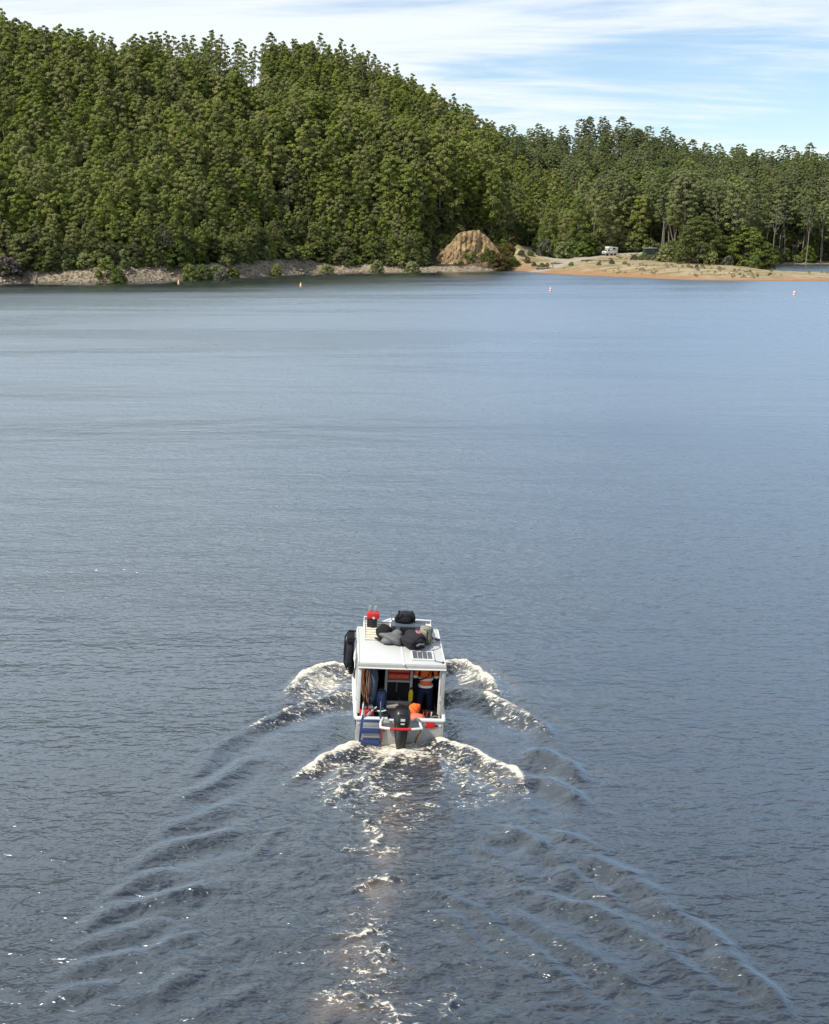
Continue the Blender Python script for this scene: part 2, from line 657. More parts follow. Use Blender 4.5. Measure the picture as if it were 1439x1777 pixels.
# forest edge: the open gravel flat in front of the valley
FLAT = [ground(872, 470, 0)[:2], at_depth(874, 428, 411)[:2], at_depth(930, 430, 419)[:2], at_depth(940, 446, 398)[:2], at_depth(1010, 448, 395)[:2],
        at_depth(1050, 441, 404)[:2], at_depth(1140, 438, 407)[:2], at_depth(1165, 455, 374)[:2], at_depth(1240, 462, 352)[:2], at_depth(1330, 464, 351)[:2],
        ground(1360, 470)[:2], ground(2300, 474)[:2], ground(2300, 495)[:2], ground(1300, 495)[:2], ground(930, 480)[:2]]
ROADS = [[at_depth(892, 470, 356)[:2], at_depth(925, 466, 360)[:2], at_depth(970, 457, 372)[:2], at_depth(1010, 450, 388)[:2], at_depth(1055, 444, 398)[:2], at_depth(1110, 440, 404)[:2], at_depth(1170, 436, 410)[:2]],
         [at_depth(880, 430, 411)[:2], at_depth(925, 432, 412)[:2], at_depth(935, 442, 396)[:2], at_depth(985, 451, 386)[:2]]]
road = np.zeros(len(TP))
for r_ in ROADS:
    dd, _, _ = poly_dist(TP, r_)
    road = np.maximum(road, 1 - sstep(2.0, 4.2, dd + 1.6 * (fbm(TP[:, 0] * 0.4, TP[:, 1] * 0.4, 3, 2) - 0.5)))
flat = inside(TP, FLAT).astype(float)
colx = TP[:, 0] / np.maximum(TP[:, 1], 1) * 2058 + 719.5
bankm = (1 - sstep(840, 900, colx)) * (1 - sstep(4.5, 8.0, TD + 3 * (fbm(TP[:, 0] * 0.12, TP[:, 1] * 0.1, 3, 8) - 0.5)))
bankm = np.maximum(bankm, (1 - sstep(4, 7, TD)) * (1 - flat) * 0.6)
wet = 1 - sstep(0.0, 1.6, TD)
rust = (1 - sstep(3.0, 13.0, TD + 9 * (fbm(TP[:, 0] * 0.07, TP[:, 1] * 0.2, 3, 17) - 0.5))) * flat

m, t, o = newmat('land')
b = nd(t, 'ShaderNodeBsdfPrincipled', Roughness=0.95)
b.inputs['Specular IOR Level'].default_value = 0.15
geo = nd(t, 'ShaderNodeNewGeometry')


def pnoise(t, vec, scale, det=6.0, rough=0.6, sc3=None, dist=0.0):
    if sc3:
        mpn = nd(t, 'ShaderNodeMapping')
        mpn.inputs['Scale'].default_value = sc3
        t.links.new(vec, mpn.inputs[0])
        vec = mpn.outputs[0]
    n = nd(t, 'ShaderNodeTexNoise', Scale=scale, Detail=det, Roughness=rough, Distortion=dist)
    t.links.new(vec, n.inputs['Vector'])
    return n.outputs['Fac']


def attr(t, name):
    return nd(t, 'ShaderNodeAttribute', attribute_name=name).outputs['Fac']


pos = geo.outputs['Position']
nA = pnoise(t, pos, 0.35, 8, 0.65)
nB = pnoise(t, pos, 1.4, 8, 0.7)
nC = pnoise(t, pos, 0.08, 5, 0.6, (1, 2.5, 1))
forest = tmix(t, nA, (0.022, 0.022, 0.012), (0.060, 0.050, 0.028))
sand = tmix(t, tmap(t, nA, 0.3, 0.7), (0.27, 0.195, 0.11), (0.42, 0.34, 0.215))
sand = tmix(t, tmap(t, nC, 0.48, 0.62, 0, 0.75), sand, (0.15, 0.145, 0.06))
sand = tmix(t, tmap(t, nB, 0.60, 0.72, 0, 0.6), sand, (0.13, 0.11, 0.075))
rustc = tmix(t, nA, (0.25, 0.115, 0.05), (0.40, 0.27, 0.15))
roadc = tmix(t, nA, (0.30, 0.275, 0.225), (0.40, 0.375, 0.32))
rock = tmix(t, tmap(t, nB, 0.36, 0.62), (0.085, 0.066, 0.048), (0.36, 0.30, 0.21))
rock = tmix(t, tmap(t, nC, 0.55, 0.68, 0, 0.6), rock, (0.13, 0.09, 0.065))
c = tmix(t, attr(t, 'flat'), forest, sand)
c = tmix(t, attr(t, 'rust'), c, rustc)
c = tmix(t, attr(t, 'road'), c, roadc)
c = tmix(t, tmap(t, tmath(t, 'ADD', attr(t, 'bank'), tmath(t, 'MULTIPLY', tmath(t, 'SUBTRACT', nA, 0.5), 0.9)), 0.35, 0.6), c, rock)
c = tmix(t, tmath(t, 'MULTIPLY', attr(t, 'wet'), 0.65), c, (0.06, 0.048, 0.035))
t.links.new(c, b.inputs['Base Color'])
bp = nd(t, 'ShaderNodeBump', Strength=0.9, Distance=0.5)
t.links.new(nB, bp.inputs['Height'])
t.links.new(bp.outputs[0], b.inputs['Normal'])
t.links.new(b.outputs[0], o.inputs[0])
me = mesh_from('terrain', np.column_stack([TP, TZ]), grid_faces(len(gx), len(gy)), [m], smooth=True,
               attrs={'flat': ('POINT', flat), 'bank': ('POINT', bankm), 'road': ('POINT', road), 'wet': ('POINT', wet), 'rust': ('POINT', rust)})
add('terrain', me, kind='structure')

# ------------------------------------------------------------------ boat frame (origin: foot of the transom at the waterline)
BO = ground(692, 1291)
HEAD, ROLL = math.radians(3.3), math.radians(3.3)
BOAT = Matrix.Translation(BO) @ rotz(HEAD) @ roty(ROLL)
BF = np.array([-math.sin(HEAD), math.cos(HEAD)])
BR = np.array([math.cos(HEAD), math.sin(HEAD)])


def half_beam(v):
    """hull half width at the waterline"""
    v = np.asarray(v, float)
    return np.where(v < 2.6, 0.98, 0.98 * np.sqrt(np.clip(1 - ((v - 2.6) / 3.0) ** 2, 0, 1)))


# ------------------------------------------------------------------ water with the boat's wake modelled in it
def gpts(l):
    return [ground(x, y)[:2] for x, y in l]


# crest lines: (photo points, height m, width m, foam 0..1, outward side of the line: +1 left of travel, -1 right)
CRESTS = [
    ([(606, 1163), (580, 1161), (555, 1166), (530, 1178), (508, 1200), (500, 1216)], .25, .30, 1.0, -1),
    ([(606, 1206), (560, 1216), (520, 1232), (470, 1250), (420, 1271), (398, 1286)], .20, .24, .62, -1),
    ([(420, 1271), (380, 1300), (345, 1338), (318, 1366)], .13, .26, .0, -1),
    ([(480, 1316), (425, 1325), (375, 1362), (313, 1387), (283, 1420)], .13, .27, .0, -1),
    ([(430, 1392), (390, 1402), (347, 1421), (288, 1442), (252, 1478)], .11, .25, .0, -1),
    ([(440, 1432), (410, 1448), (372, 1456), (295, 1474), (233, 1505), (205, 1535)], .13, .27, .0, -1),
    ([(330, 1510), (285, 1515), (240, 1529), (184, 1567), (160, 1590)], .10, .22, .0, -1),
    ([(400, 1532), (340, 1547), (264, 1567), (195, 1585), (139, 1623), (110, 1650)], .12, .24, .0, -1),
    ([(300, 1592), (271, 1599), (195, 1627), (149, 1644), (112, 1672)], .12, .22, .0, -1),
    ([(250, 1655), (195, 1665), (135, 1682), (92, 1712)], .11, .21, .0, -1),
    ([(210, 1715), (139, 1720), (104, 1731), (62, 1762)], .11, .20, .0, -1),
    ([(350, 1622), (302, 1630), (264, 1654), (240, 1672)], .08, .18, .0, -1),
    ([(370, 1690), (313, 1700), (271, 1731), (181, 1738), (130, 1776)], .09, .18, .0, -1),
    ([(480, 1710), (420, 1725), (350, 1760), (300, 1790)], .06, .18, .0, -1),
    ([(500, 1440), (470, 1450), (450, 1475), (440, 1505)], .06, .16, .0, -1),
    ([(772, 1157), (800, 1155), (825, 1166), (845, 1184), (866, 1212), (872, 1226)], .27, .32, 1.0, 1),
    ([(772, 1203), (815, 1208), (860, 1222), (905, 1242), (945, 1262), (972, 1296)], .27, .30, .72, 1),
    ([(900, 1307), (945, 1312), (982, 1330), (1020, 1371)], .20, .30, .0, 1),
    ([(900, 1349), (950, 1360), (990, 1382), (1026, 1414)], .18, .28, .0, 1),
    ([(945, 1450), (986, 1457), (1042, 1480), (1060, 1492)], .11, .20, .0, 1),
    ([(1010, 1490), (1050, 1498), (1102, 1521), (1118, 1536)], .12, .22, .0, 1),
    ([(945, 1462), (971, 1472), (1050, 1513), (1132, 1551), (1180, 1588)], .13, .26, .0, 1),
    ([(1100, 1556), (1140, 1575), (1230, 1626), (1290, 1680), (1320, 1712)], .12, .24, .0, 1),
    ([(1220, 1650), (1290, 1695), (1331, 1723), (1372, 1785)], .11, .22, .0, 1),
    ([(870, 1440), (900, 1450), (928, 1462), (946, 1492)], .16, .24, .0, 1),
    ([(930, 1478), (967, 1491), (997, 1521), (1057, 1558), (1090, 1590)], .10, .20, .0, 1),
    ([(860, 1535), (900, 1550), (1012, 1581), (1125, 1637), (1200, 1693), (1280, 1752)], .09, .22, .0, 1),
    ([(850, 1570), (900, 1592), (975, 1637), (1050, 1674), (1140, 1742), (1180, 1780)], .08, .20, .0, 1),
    ([(850, 1605), (900, 1630), (975, 1690), (1040, 1750), (1060, 1790)], .07, .16, .0, 1),
    ([(980, 1560), (1060, 1590), (1140, 1612), (1220, 1665)], .07, .20, .0, 1),
    ([(720, 1540), (770, 1555), (830, 1580), (880, 1630), (910, 1690)], .05, .14, .0, 1),
    ([(730, 1570), (790, 1600), (840, 1650), (860, 1720)], .04, .12, .0, 1),
    # stern waves
    ([(622, 1294), (585, 1307), (548, 1326), (515, 1346), (490, 1368)], .18, .25, 1.0, -1),
    ([(762, 1293), (800, 1302), (850, 1322), (890, 1342), (906, 1362), (918, 1402)], .20, .28, .95, 1),
    ([(640, 1290), (690, 1290), (745, 1290)], .10, .26, .9, -1),
]
# foam flecks: photo centre, half size in photo pixels, strength
FOAM = [(600, 1330, 60, 26, .56), (640, 1370, 55, 30, .50), (800, 1340, 60, 28, .56), (850, 1350, 50, 26, .54), (700, 1420, 60, 40, .32), (540, 1200, 45, 22, .55), (840, 1205, 50, 26, .55), (650, 1600, 60, 60, .28), (640, 1700, 70, 50, .34), (562, 1184, 52, 24, .78), (815, 1186, 58, 30, .78), (860, 1240, 70, 25, .40), (560, 1226, 60, 14, .45), (690, 1302, 95, 24, .92),
        (640, 1318, 55, 14, .62), (775, 1318, 60, 20, .62), (830, 1345, 60, 30, .46), (850, 1372, 62, 24, .40), (760, 1365, 22, 26, .42), (580, 1365, 50, 32, .44), (600, 1395, 44, 20, .40),
        (690, 1350, 40, 10, .45), (735, 1398, 16, 5, .6), (700, 1312, 30, 18, .75), (628, 1410, 50, 18, .34), (640, 1440, 28, 18, .50), (655, 1478, 40, 14, .55), (620, 1474, 26, 8, .5), (655, 1528, 42, 10, .55), (632, 1540, 26, 8, .48),
        (600, 1590, 50, 10, .34), (640, 1620, 60, 12, .42), (650, 1655, 50, 32, .50), (625, 1690, 40, 26, .48), (585, 1728, 46, 18, .55), (665, 1742, 55, 22, .46), (690, 1772, 44, 18, .44), (785, 1740, 22, 32, .46), (735, 1735, 30, 12, .36), (560, 1650, 40, 12, .30), (820, 1395, 50, 16, .34)]
RIBBONS = [([(712, 1296), (700, 1308), (672, 1322), (652, 1340), (640, 1352), (640, 1366), (652, 1380), (676, 1386), (690, 1382)], 9, .66),
           ([(640, 1352), (610, 1362), (590, 1374), (575, 1392)], 7, .6), ([(800, 1318), (812, 1340), (806, 1362), (820, 1380)], 6, .6), ([(850, 1335), (862, 1356), (880, 1368)], 5, .6), ([(758, 1320), (764, 1345), (756, 1368)], 6, .62), ([(600, 1330), (585, 1350), (600, 1380)], 5, .55), ([(735, 1396), (760, 1402)], 3, .7), ([(665, 1345), (700, 1338), (720, 1330)], 4, .5),
           ([(640, 1425), (630, 1436), (655, 1452), (640, 1478), (672, 1486)], 4, .75),
           ([(620, 1545), (650, 1528), (690, 1530)], 4, .7), ([(580, 1622), (620, 1628), (668, 1612)], 3, .6),
           ([(600, 1652), (620, 1690), (650, 1700), (668, 1698), (645, 1660), (668, 1640), (676, 1672)], 3, .75),
           ([(566, 1728), (600, 1742), (640, 1748), (672, 1740), (690, 1770)], 3, .7), ([(770, 1770), (785, 1742), (795, 1726)], 3, .65)]
MURK = [(672, 1425, 40, 45, .8), (690, 1390, 40, 30, .5), (660, 1490, 34, 30, .7), (655, 1545, 45, 26, .85), (640, 1580, 40, 26, .7), (610, 1650, 45, 40, .65), (640, 1690, 60, 50, .5), (590, 1745, 60, 36, .75), (650, 1760, 60, 40, .5), (700, 1310, 90, 26, .45), (560, 1180, 60, 30, .6), (820, 1180, 60, 36, .6), (860, 1350, 60, 30, .5), (570, 1340, 60, 26, .5)]

wx = np.concatenate([-np.geomspace(1400, 11.06, 70)[:-1], np.linspace(-11, 11, 400), np.geomspace(11.06, 1400, 70)[1:]])
wy = np.concatenate([np.linspace(-300, 13, 14)[:-1], np.linspace(13, 22, 190)[:-1], np.linspace(22, 34, 210)[:-1], np.linspace(34, 60, 90)[:-1], np.linspace(60, 300, 60)[:-1], np.linspace(300, 470, 46)])
WX, WY = np.meshgrid(wx, wy)
WP = np.stack([WX.ravel(), WY.ravel()], 1)
wz = np.zeros(len(WP))
foam = np.zeros(len(WP))
murk = np.zeros(len(WP))
near = np.where((np.abs(WP[:, 0]) < 12) & (WP[:, 1] > 12.5) & (WP[:, 1] < 40))[0]
NP_ = WP[near]
wob = NP_ + 0.16 * np.stack([fbm(NP_[:, 0] * 1.3, NP_[:, 1] * 1.3, 3, 31) - 0.5, fbm(NP_[:, 0] * 1.3, NP_[:, 1] * 1.3, 3, 37) - 0.5], 1) * 2
ragged = fbm(NP_[:, 0] * 3.2, NP_[:, 1] * 3.2, 4, 41)
nz_, nf_ = np.zeros(len(near)), np.zeros(len(near))
for line, a, w, fo, outw in CRESTS:
    g = gpts(line)
    ga = np.array(g)
    sel = (wob[:, 0] > ga[:, 0].min() - 5 * w) & (wob[:, 0] < ga[:, 0].max() + 5 * w) & (wob[:, 1] > ga[:, 1].min() - 5 * w) & (wob[:, 1] < ga[:, 1].max() + 5 * w)
    ii = np.where(sel)[0]
    if not len(ii):
        continue
    d, side, s = poly_dist(wob[ii] if fo else NP_[ii] + 0.35 * (wob[ii] - NP_[ii]), g)
    sd = d * np.where(side == (1 if outw > 0 else -1), 1, -1)   # positive ahead of the crest
    taper = sstep(-0.02, 0.22, s) * (1 - 0.9 * sstep(0.62, 1.0, s)) if fo == 0 else (1 - 0.9 * sstep(0.6, 1.0, s))
    prof = np.where(sd > 0, np.exp(-(sd / ((0.48 if fo else 1.0) * w)) ** 2), np.exp(-(sd / ((1.15 if fo else 0.85) * w)) ** 2))
    trough = -0.32 * np.exp(-((sd + 2.2 * w) / (0.9 * w)) ** 2) - 0.22 * np.exp(-((sd - 1.3 * w) / (0.6 * w)) ** 2)
    vary = 1.0 if fo else 0.45 + 1.1 * fbm(NP_[ii, 0] * 0.9, NP_[ii, 1] * 0.9, 3, 131)
    endf = np.exp(-(np.maximum(d - np.abs(sd), 0)) ** 2)
    nz_[ii] += a * (0.78 if fo else 0.70) * vary * taper * (prof + trough) * (0.75 + 0.5 * ragged[ii] if fo else 0.95 + 0.1 * ragged[ii])
    if fo:
        fm = np.where(sd > 0, np.exp(-(sd / (0.5 * w)) ** 2), np.maximum(np.exp(-(sd / (0.75 * w)) ** 2), 0.62 * np.exp(-(sd / (2.3 * w)) ** 2)))
        ft = fo * (1 - 0.85 * sstep(0.55, 1.0, s))
        nf_[ii] = np.maximum(nf_[ii], ft * fm * (0.55 + 0.9 * ragged[ii]))
for x, y, rx, ry, st in FOAM + [(a, b_, c_, d_, -e_) for a, b_, c_, d_, e_ in MURK]:
    c0 = ground(x, y)[:2]
    ex = abs(ground(x + rx, y)[0] - c0[0])
    ey = abs(ground(x, y - ry)[1] - c0[1])
    q = (wob - c0) / np.array([ex, ey])
    k = np.exp(-(q ** 2).sum(1) * 1.2)
    if st > 0:
        nf_ = np.maximum(nf_, st * k)
    else:
        murk[near] = np.maximum(murk[near], -st * k)
for line, wpx, st in RIBBONS:
    g = gpts(line)
    wm_ = abs(ground(line[0][0] + wpx, line[0][1])[0] - g[0][0])
    d, side, s = poly_dist(wob, g)
    wvar = wm_ * 1.4 * (0.35 + 1.3 * fbm(NP_[:, 0] * 4, NP_[:, 1] * 4, 2, 141))
    k = np.exp(-(d / wvar) ** 2)
    nf_ = np.maximum(nf_, st * k * (0.6 + 0.7 * ragged))
    nz_ += 0.05 * k
# churned water inside the V, calmer outside
bu = (NP_ - BO[:2]) @ BR
bv = (NP_ - BO[:2]) @ BF
inner = (1 - sstep(0.8, 1.25, np.abs(bu) / np.maximum(1.3 + np.maximum(-bv, 0) * 0.52, 0.2))) * (1 - sstep(0.2, 1.0, bv))
chop = (fbm(NP_[:, 0] * 1.1, NP_[:, 1] * 1.4, 4, 51) - 0.5) * 0.10 + (np.abs(fbm(NP_[:, 0] * 2.3, NP_[:, 1] * 2.6, 3, 57) - 0.5)) * 0.07
nz_ += inner * chop
nz_ += (fbm(NP_[:, 0] * 7.5, NP_[:, 1] * 7.5, 2, 61) - 0.4) * 0.085 * np.clip(nf_, 0, 1)
# hollow along the hull, sheet kept under the deck inside it
hb = half_beam(bv)
along = sstep(-0.1, 0.3, bv) * (1 - sstep(3.0, 4.2, bv))
nz_ += -0.10 * along * np.exp(-((np.abs(bu) - hb - 0.15) / 0.35) ** 2)
inh = (np.abs(bu) < hb - 0.03) & (bv > 0.06) & (bv < 5.4)
nz_ = np.where(inh, np.minimum(nz_, -0.05), nz_)
nf_ = np.where(inh, 0, nf_)
edge = sstep(12, 10, np.abs(NP_[:, 0])) * sstep(40, 36, NP_[:, 1])
wz[near] = nz_ * edge
foam[near] = nf_ * edge
wd_, wds_, _ = land_dist(WP)
wcol = WP[:, 0] / np.maximum(WP[:, 1], 1) * 2058 + 719.5
calm = (1 - sstep(6, 100, -wds_)) * (0.25 + 0.75 * (1 - sstep(820, 960, wcol)))     # sheltered water under the hill

m, t, o = newmat('water')
geo = nd(t, 'ShaderNodeNewGeometry')
pos = geo.outputs['Position']


DELTA = 0.02


def wave_noise(vec, scale, sx, sy, ang, det, rough, dist=0.0, seed=0.0):
    mpn = nd(t, 'ShaderNodeMapping')
    mpn.inputs['Rotation'].default_value = (0, 0, math.radians(ang))
    mpn.inputs['Scale'].default_value = (sx, sy, 1)
    mpn.inputs['Location'].default_value = (seed, seed * 0.7, 0)
    t.links.new(vec, mpn.inputs[0])
    n = nd(t, 'ShaderNodeTexNoise', Scale=scale, Detail=det, Roughness=rough, Distortion=dist)
    n.noise_dimensions = '2D'
    t.links.new(mpn.outputs[0], n.inputs['Vector'])
    return n.outputs['Fac']


def wave_height(off):
    va = nd(t, 'ShaderNodeVectorMath', operation='ADD')
    t.links.new(pos, va.inputs[0])
    va.inputs[1].default_value = off
    v = va.outputs[0]
    a = tmath(t, 'MULTIPLY', wave_noise(v, 1.0, 0.55, 1.5, -12, 2, 0.5, 0.4), WAVE_A)          # ripples about a metre apart
    b_ = tmath(t, 'MULTIPLY', wave_noise(v, 3.4, 0.65, 1.35, 11, 2, 0.5, 0.5, 5), WAVE_B)     # small ripples
    c_ = tmath(t, 'MULTIPLY', wave_noise(v, 0.28, 0.5, 1.5, -6, 1, 0.5, 0.2, 11), WAVE_C)     # longer swell
    d_ = tmath(t, 'MULTIPLY', wave_noise(v, 9.5, 0.7, 1.25, -4, 1, 0.5, 0.4, 17), WAVE_D)    # wrinkles
    return tmath(t, 'ADD', tmath(t, 'ADD', a, d_), tmath(t, 'ADD', b_, c_))


WAVE_A, WAVE_B, WAVE_C, WAVE_D = 0.092, 0.068, 0.22, 0.022
gust = wave_noise(pos, 0.03, 0.4, 1.8, 4, 4, 0.6, 0.5, 3)         # cat's paws
shel = attr(t, 'calm')
gus = tmap(t, gust, 0.34, 0.66, 0.72, 1.25)
amp = tmath(t, 'DIVIDE', tmath(t, 'MULTIPLY', gus, tmath(t, 'SUBTRACT', 1.0, tmath(t, 'MULTIPLY', shel, 0.35))), DELTA)
h0, hx, hy = wave_height((0, 0, 0)), wave_height((DELTA, 0, 0)), wave_height((0, DELTA, 0))
cmb = nd(t, 'ShaderNodeCombineXYZ')
t.links.new(tmath(t, 'MULTIPLY', tmath(t, 'SUBTRACT', h0, hx), amp), cmb.inputs[0])
t.links.new(tmath(t, 'MULTIPLY', tmath(t, 'SUBTRACT', h0, hy), amp), cmb.inputs[1])
vn = nd(t, 'ShaderNodeVectorMath', operation='ADD')
t.links.new(geo.outputs['Normal'], vn.inputs[0])
t.links.new(cmb.outputs[0], vn.inputs[1])
vnn = nd(t, 'ShaderNodeVectorMath', operation='NORMALIZE')
t.links.new(vn.outputs[0], vnn.inputs[0])
# only facets turned towards the eye can be seen at a low angle
dt = nd(t, 'ShaderNodeVectorMath', operation='DOT_PRODUCT')
t.links.new(vnn.outputs[0], dt.inputs[0])
t.links.new(geo.outputs['Incoming'], dt.inputs[1])
lift = tmath(t, 'MAXIMUM', tmath(t, 'SUBTRACT', 0.10, dt.outputs['Value']), 0.0)
vs = nd(t, 'ShaderNodeVectorMath', operation='SCALE')
t.links.new(geo.outputs['Incoming'], vs.inputs[0])
t.links.new(lift, vs.inputs['Scale'])
va2 = nd(t, 'ShaderNodeVectorMath', operation='ADD')
t.links.new(vnn.outputs[0], va2.inputs[0])
t.links.new(vs.outputs[0], va2.inputs[1])
bp = nd(t, 'ShaderNodeVectorMath', operation='NORMALIZE')
t.links.new(va2.outputs[0], bp.inputs[0])
body = nd(t, 'ShaderNodeBsdfDiffuse')
gls = nd(t, 'ShaderNodeBsdfGlossy')
t.links.new(tmath(t, 'SUBTRACT', tmath(t, 'ADD', 0.20, tmath(t, 'MULTIPLY', gus, 0.085)), tmath(t, 'MULTIPLY', shel, 0.15)), gls.inputs['Roughness'])
gls.distribution = 'MULTI_GGX'
gls.inputs['Color'].default_value = (0.81, 0.915, 1.0, 1)
fre = nd(t, 'ShaderNodeLayerWeight', Blend=0.5)
refl = tmath(t, 'ADD', tmath(t, 'MULTIPLY', tmath(t, 'POWER', fre.outputs['Facing'], 2.35), 1.0), 0.056)
refl = tmath(t, 'MINIMUM', refl, 0.78)   # ruffled water mirrors more than a flat sheet
wat = nd(t, 'ShaderNodeMixShader')
fa = attr(t, 'foam')
mk = attr(t, 'murk')
t.links.new(tmix(t, tmath(t, 'MULTIPLY', mk, tmap(t, pnoise(t, pos, 1.6, 6, 0.65), 0.3, 0.65)), (0.016, 0.018, 0.021), (0.125, 0.086, 0.054)), body.inputs['Color'])
t.links.new(bp.outputs[0], gls.inputs['Normal'])
hn = nd(t, 'ShaderNodeVectorMath', operation='ADD')
t.links.new(bp.outputs[0], hn.inputs[0])
upn = nd(t, 'ShaderNodeVectorMath', operation='ADD')
t.links.new(geo.outputs['Normal'], upn.inputs[0])
upn.inputs[1].default_value = (0, 0, 0.45)
t.links.new(upn.outputs[0], hn.inputs[1])
hnn = nd(t, 'ShaderNodeVectorMath', operation='NORMALIZE')
t.links.new(hn.outputs[0], hnn.inputs[0])
t.links.new(hnn.outputs[0], fre.inputs['Normal'])
t.links.new(refl, wat.inputs[0])
t.links.new(body.outputs[0], wat.inputs[1])
t.links.new(gls.outputs[0], wat.inputs[2])
fo_ = nd(t, 'ShaderNodeBsdfPrincipled', Roughness=0.8)
fo_.inputs['Specular IOR Level'].default_value = 0.2
fn1 = pnoise(t, pos, 6.5, 10, 0.72, (1.0, 1.6, 1), 0.8)
fn2 = pnoise(t, pos, 2.6, 7, 0.62, (1.0, 1.5, 1), 1.2)
ridge = tmath(t, 'SUBTRACT', 1.0, tmath(t, 'MULTIPLY', tmath(t, 'ABSOLUTE', tmath(t, 'SUBTRACT', fn2, 0.5)), 11.0), True)
fac1 = tmath(t, 'MINIMUM', fa, 1.0)
thr = tmath(t, 'SUBTRACT', 0.81, tmath(t, 'MULTIPLY', fac1, 0.45))
n_ = tmath(t, 'ADD', tmath(t, 'ADD', tmath(t, 'MULTIPLY', tmath(t, 'SUBTRACT', fn1, 0.5), 2.5), 0.5), tmath(t, 'MULTIPLY', ridge, 0.11))
fm = tmap(t, tmath(t, 'SUBTRACT', n_, thr), 0.0, 0.24)
fm = tmath(t, 'MULTIPLY', fm, tmap(t, fac1, 0.10, 0.22))
fm = tmath(t, 'MAXIMUM', fm, tmath(t, 'MULTIPLY', tmap(t, tmath(t, 'ADD', fac1, tmath(t, 'MULTIPLY', tmath(t, 'SUBTRACT', fn1, 0.5), 1.2)), 0.52, 0.92), 0.92))
t.links.new(tmix(t, tmap(t, pnoise(t, pos, 8.0, 8, 0.7), 0.28, 0.52), (0.34, 0.29, 0.20), (0.70, 0.655, 0.54)), fo_.inputs['Base Color'])
bp2 = nd(t, 'ShaderNodeBump', Strength=0.8, Distance=0.02)
t.links.new(pnoise(t, pos, 7, 8, 0.7), bp2.inputs['Height'])
t.links.new(bp2.outputs[0], fo_.inputs['Normal'])
mxs = nd(t, 'ShaderNodeMixShader')
t.links.new(fm, mxs.inputs[0])
t.links.new(wat.outputs[0], mxs.inputs[1])
t.links.new(fo_.outputs[0], mxs.inputs[2])
t.links.new(mxs.outputs[0], o.inputs[0])
me = mesh_from('water', np.column_stack([WP, wz]), grid_faces(len(wx), len(wy)), [m], smooth=True,
               attrs={'foam': ('POINT', foam), 'murk': ('POINT', murk), 'calm': ('POINT', calm)})
add('water', me, kind='structure')

# ------------------------------------------------------------------ the tan bluff at the end of the spur
def bluff_mesh():
    nu, nv = 130, 70
    prof = [(734, .8), (745, 2.6), (757, 4.6), (770, 7.0), (784, 9.6), (796, 12.2), (806, 12.9), (818, 13.3), (830, 13.0), (841, 11.8), (852, 9.6), (862, 7.2), (873, 4.6), (884, 1.5)]
    V = []
    for j in range(nv):
        v = j / (nv - 1)
        for i in range(nu):
            u = i / (nu - 1)
            px = 734 + 150 * u
            g = ground(px, 471.5)
            Hh = np.interp(px, [a for a, _ in prof], [b for _, b in prof])
            face = min(v / 0.78, 1.0)                       # the cut face; beyond it the top runs back into the slope
            back = max(0.0, (v - 0.78) / 0.22)
            # a corner stands out at two fifths; the left flank and the right end fall back
            fold = 9.5 * abs(u - 0.42) ** 1.15 * (0.85 if u < 0.42 else 1.0) * 1.6
            y = g[1] + 4.5 + fold + 0.62 * Hh * face + 11.0 * back
            V.append((g[0] * y / g[1], y, -0.6 + Hh * face ** 0.9 * (1 - 0.22 * back ** 2), u, v, Hh))
    V = np.array(V)
    face = np.clip(V[:, 4] / 0.78, 0, 1)
    skew = V[:, 3] * 20 - face * 2.2 * (V[:, 3] - 0.3)
    gul = np.abs(fbm(skew, face * 1.1, 4, 71) - 0.5) * 2
    lum = fbm(V[:, 3] * 6, face * 3.2, 4, 77) - 0.5
    fin = fbm(V[:, 3] * 55, face * 16, 3, 79) - 0.5
    k = (gul * 2.6 - 0.8 + lum * 3.0 + fin * 1.0) * np.clip(V[:, 5] / 8, 0.25, 1) * np.sin(np.clip(face, 0.04, 1) * math.pi * 0.8 + 0.2)
    V[:, 1] += k
    V[:, 2] += (lum * 1.6 + fin * 0.7) * face * np.clip(V[:, 5] / 8, 0.2, 1)
    return V[:, :5]


m, t, o = newmat('bluff_earth')
b = nd(t, 'ShaderNodeBsdfPrincipled', Roughness=0.95)
b.inputs['Specular IOR Level'].default_value = 0.15
geo = nd(t, 'ShaderNodeNewGeometry')
pos = geo.outputs['Position']
a1 = pnoise(t, pos, 0.8, 8, 0.7, (1.6, 1.6, 0.45))
a2 = pnoise(t, pos, 0.35, 6, 0.6)
a3 = pnoise(t, pos, 2.2, 8, 0.7)
tan = tmix(t, tmap(t, a1, 0.35, 0.65), (0.145, 0.088, 0.048), (0.35, 0.245, 0.135))
tan = tmix(t, tmap(t, a2, 0.52, 0.66, 0, 0.75), tan, (0.50, 0.36, 0.17))
tan = tmix(t, tmap(t, a3, 0.55, 0.7, 0, 0.7), tan, (0.10, 0.095, 0.045))
t.links.new(tan, b.inputs['Base Color'])
bp = nd(t, 'ShaderNodeBump', Strength=1.0, Distance=0.4)
t.links.new(a3, bp.inputs['Height'])
t.links.new(bp.outputs[0], b.inputs['Normal'])
t.links.new(b.outputs[0], o.inputs[0])
BV = bluff_mesh()
add('bluff', mesh_from('bluff', BV[:, :3], grid_faces(130, 70), [m], smooth=True), kind='structure')

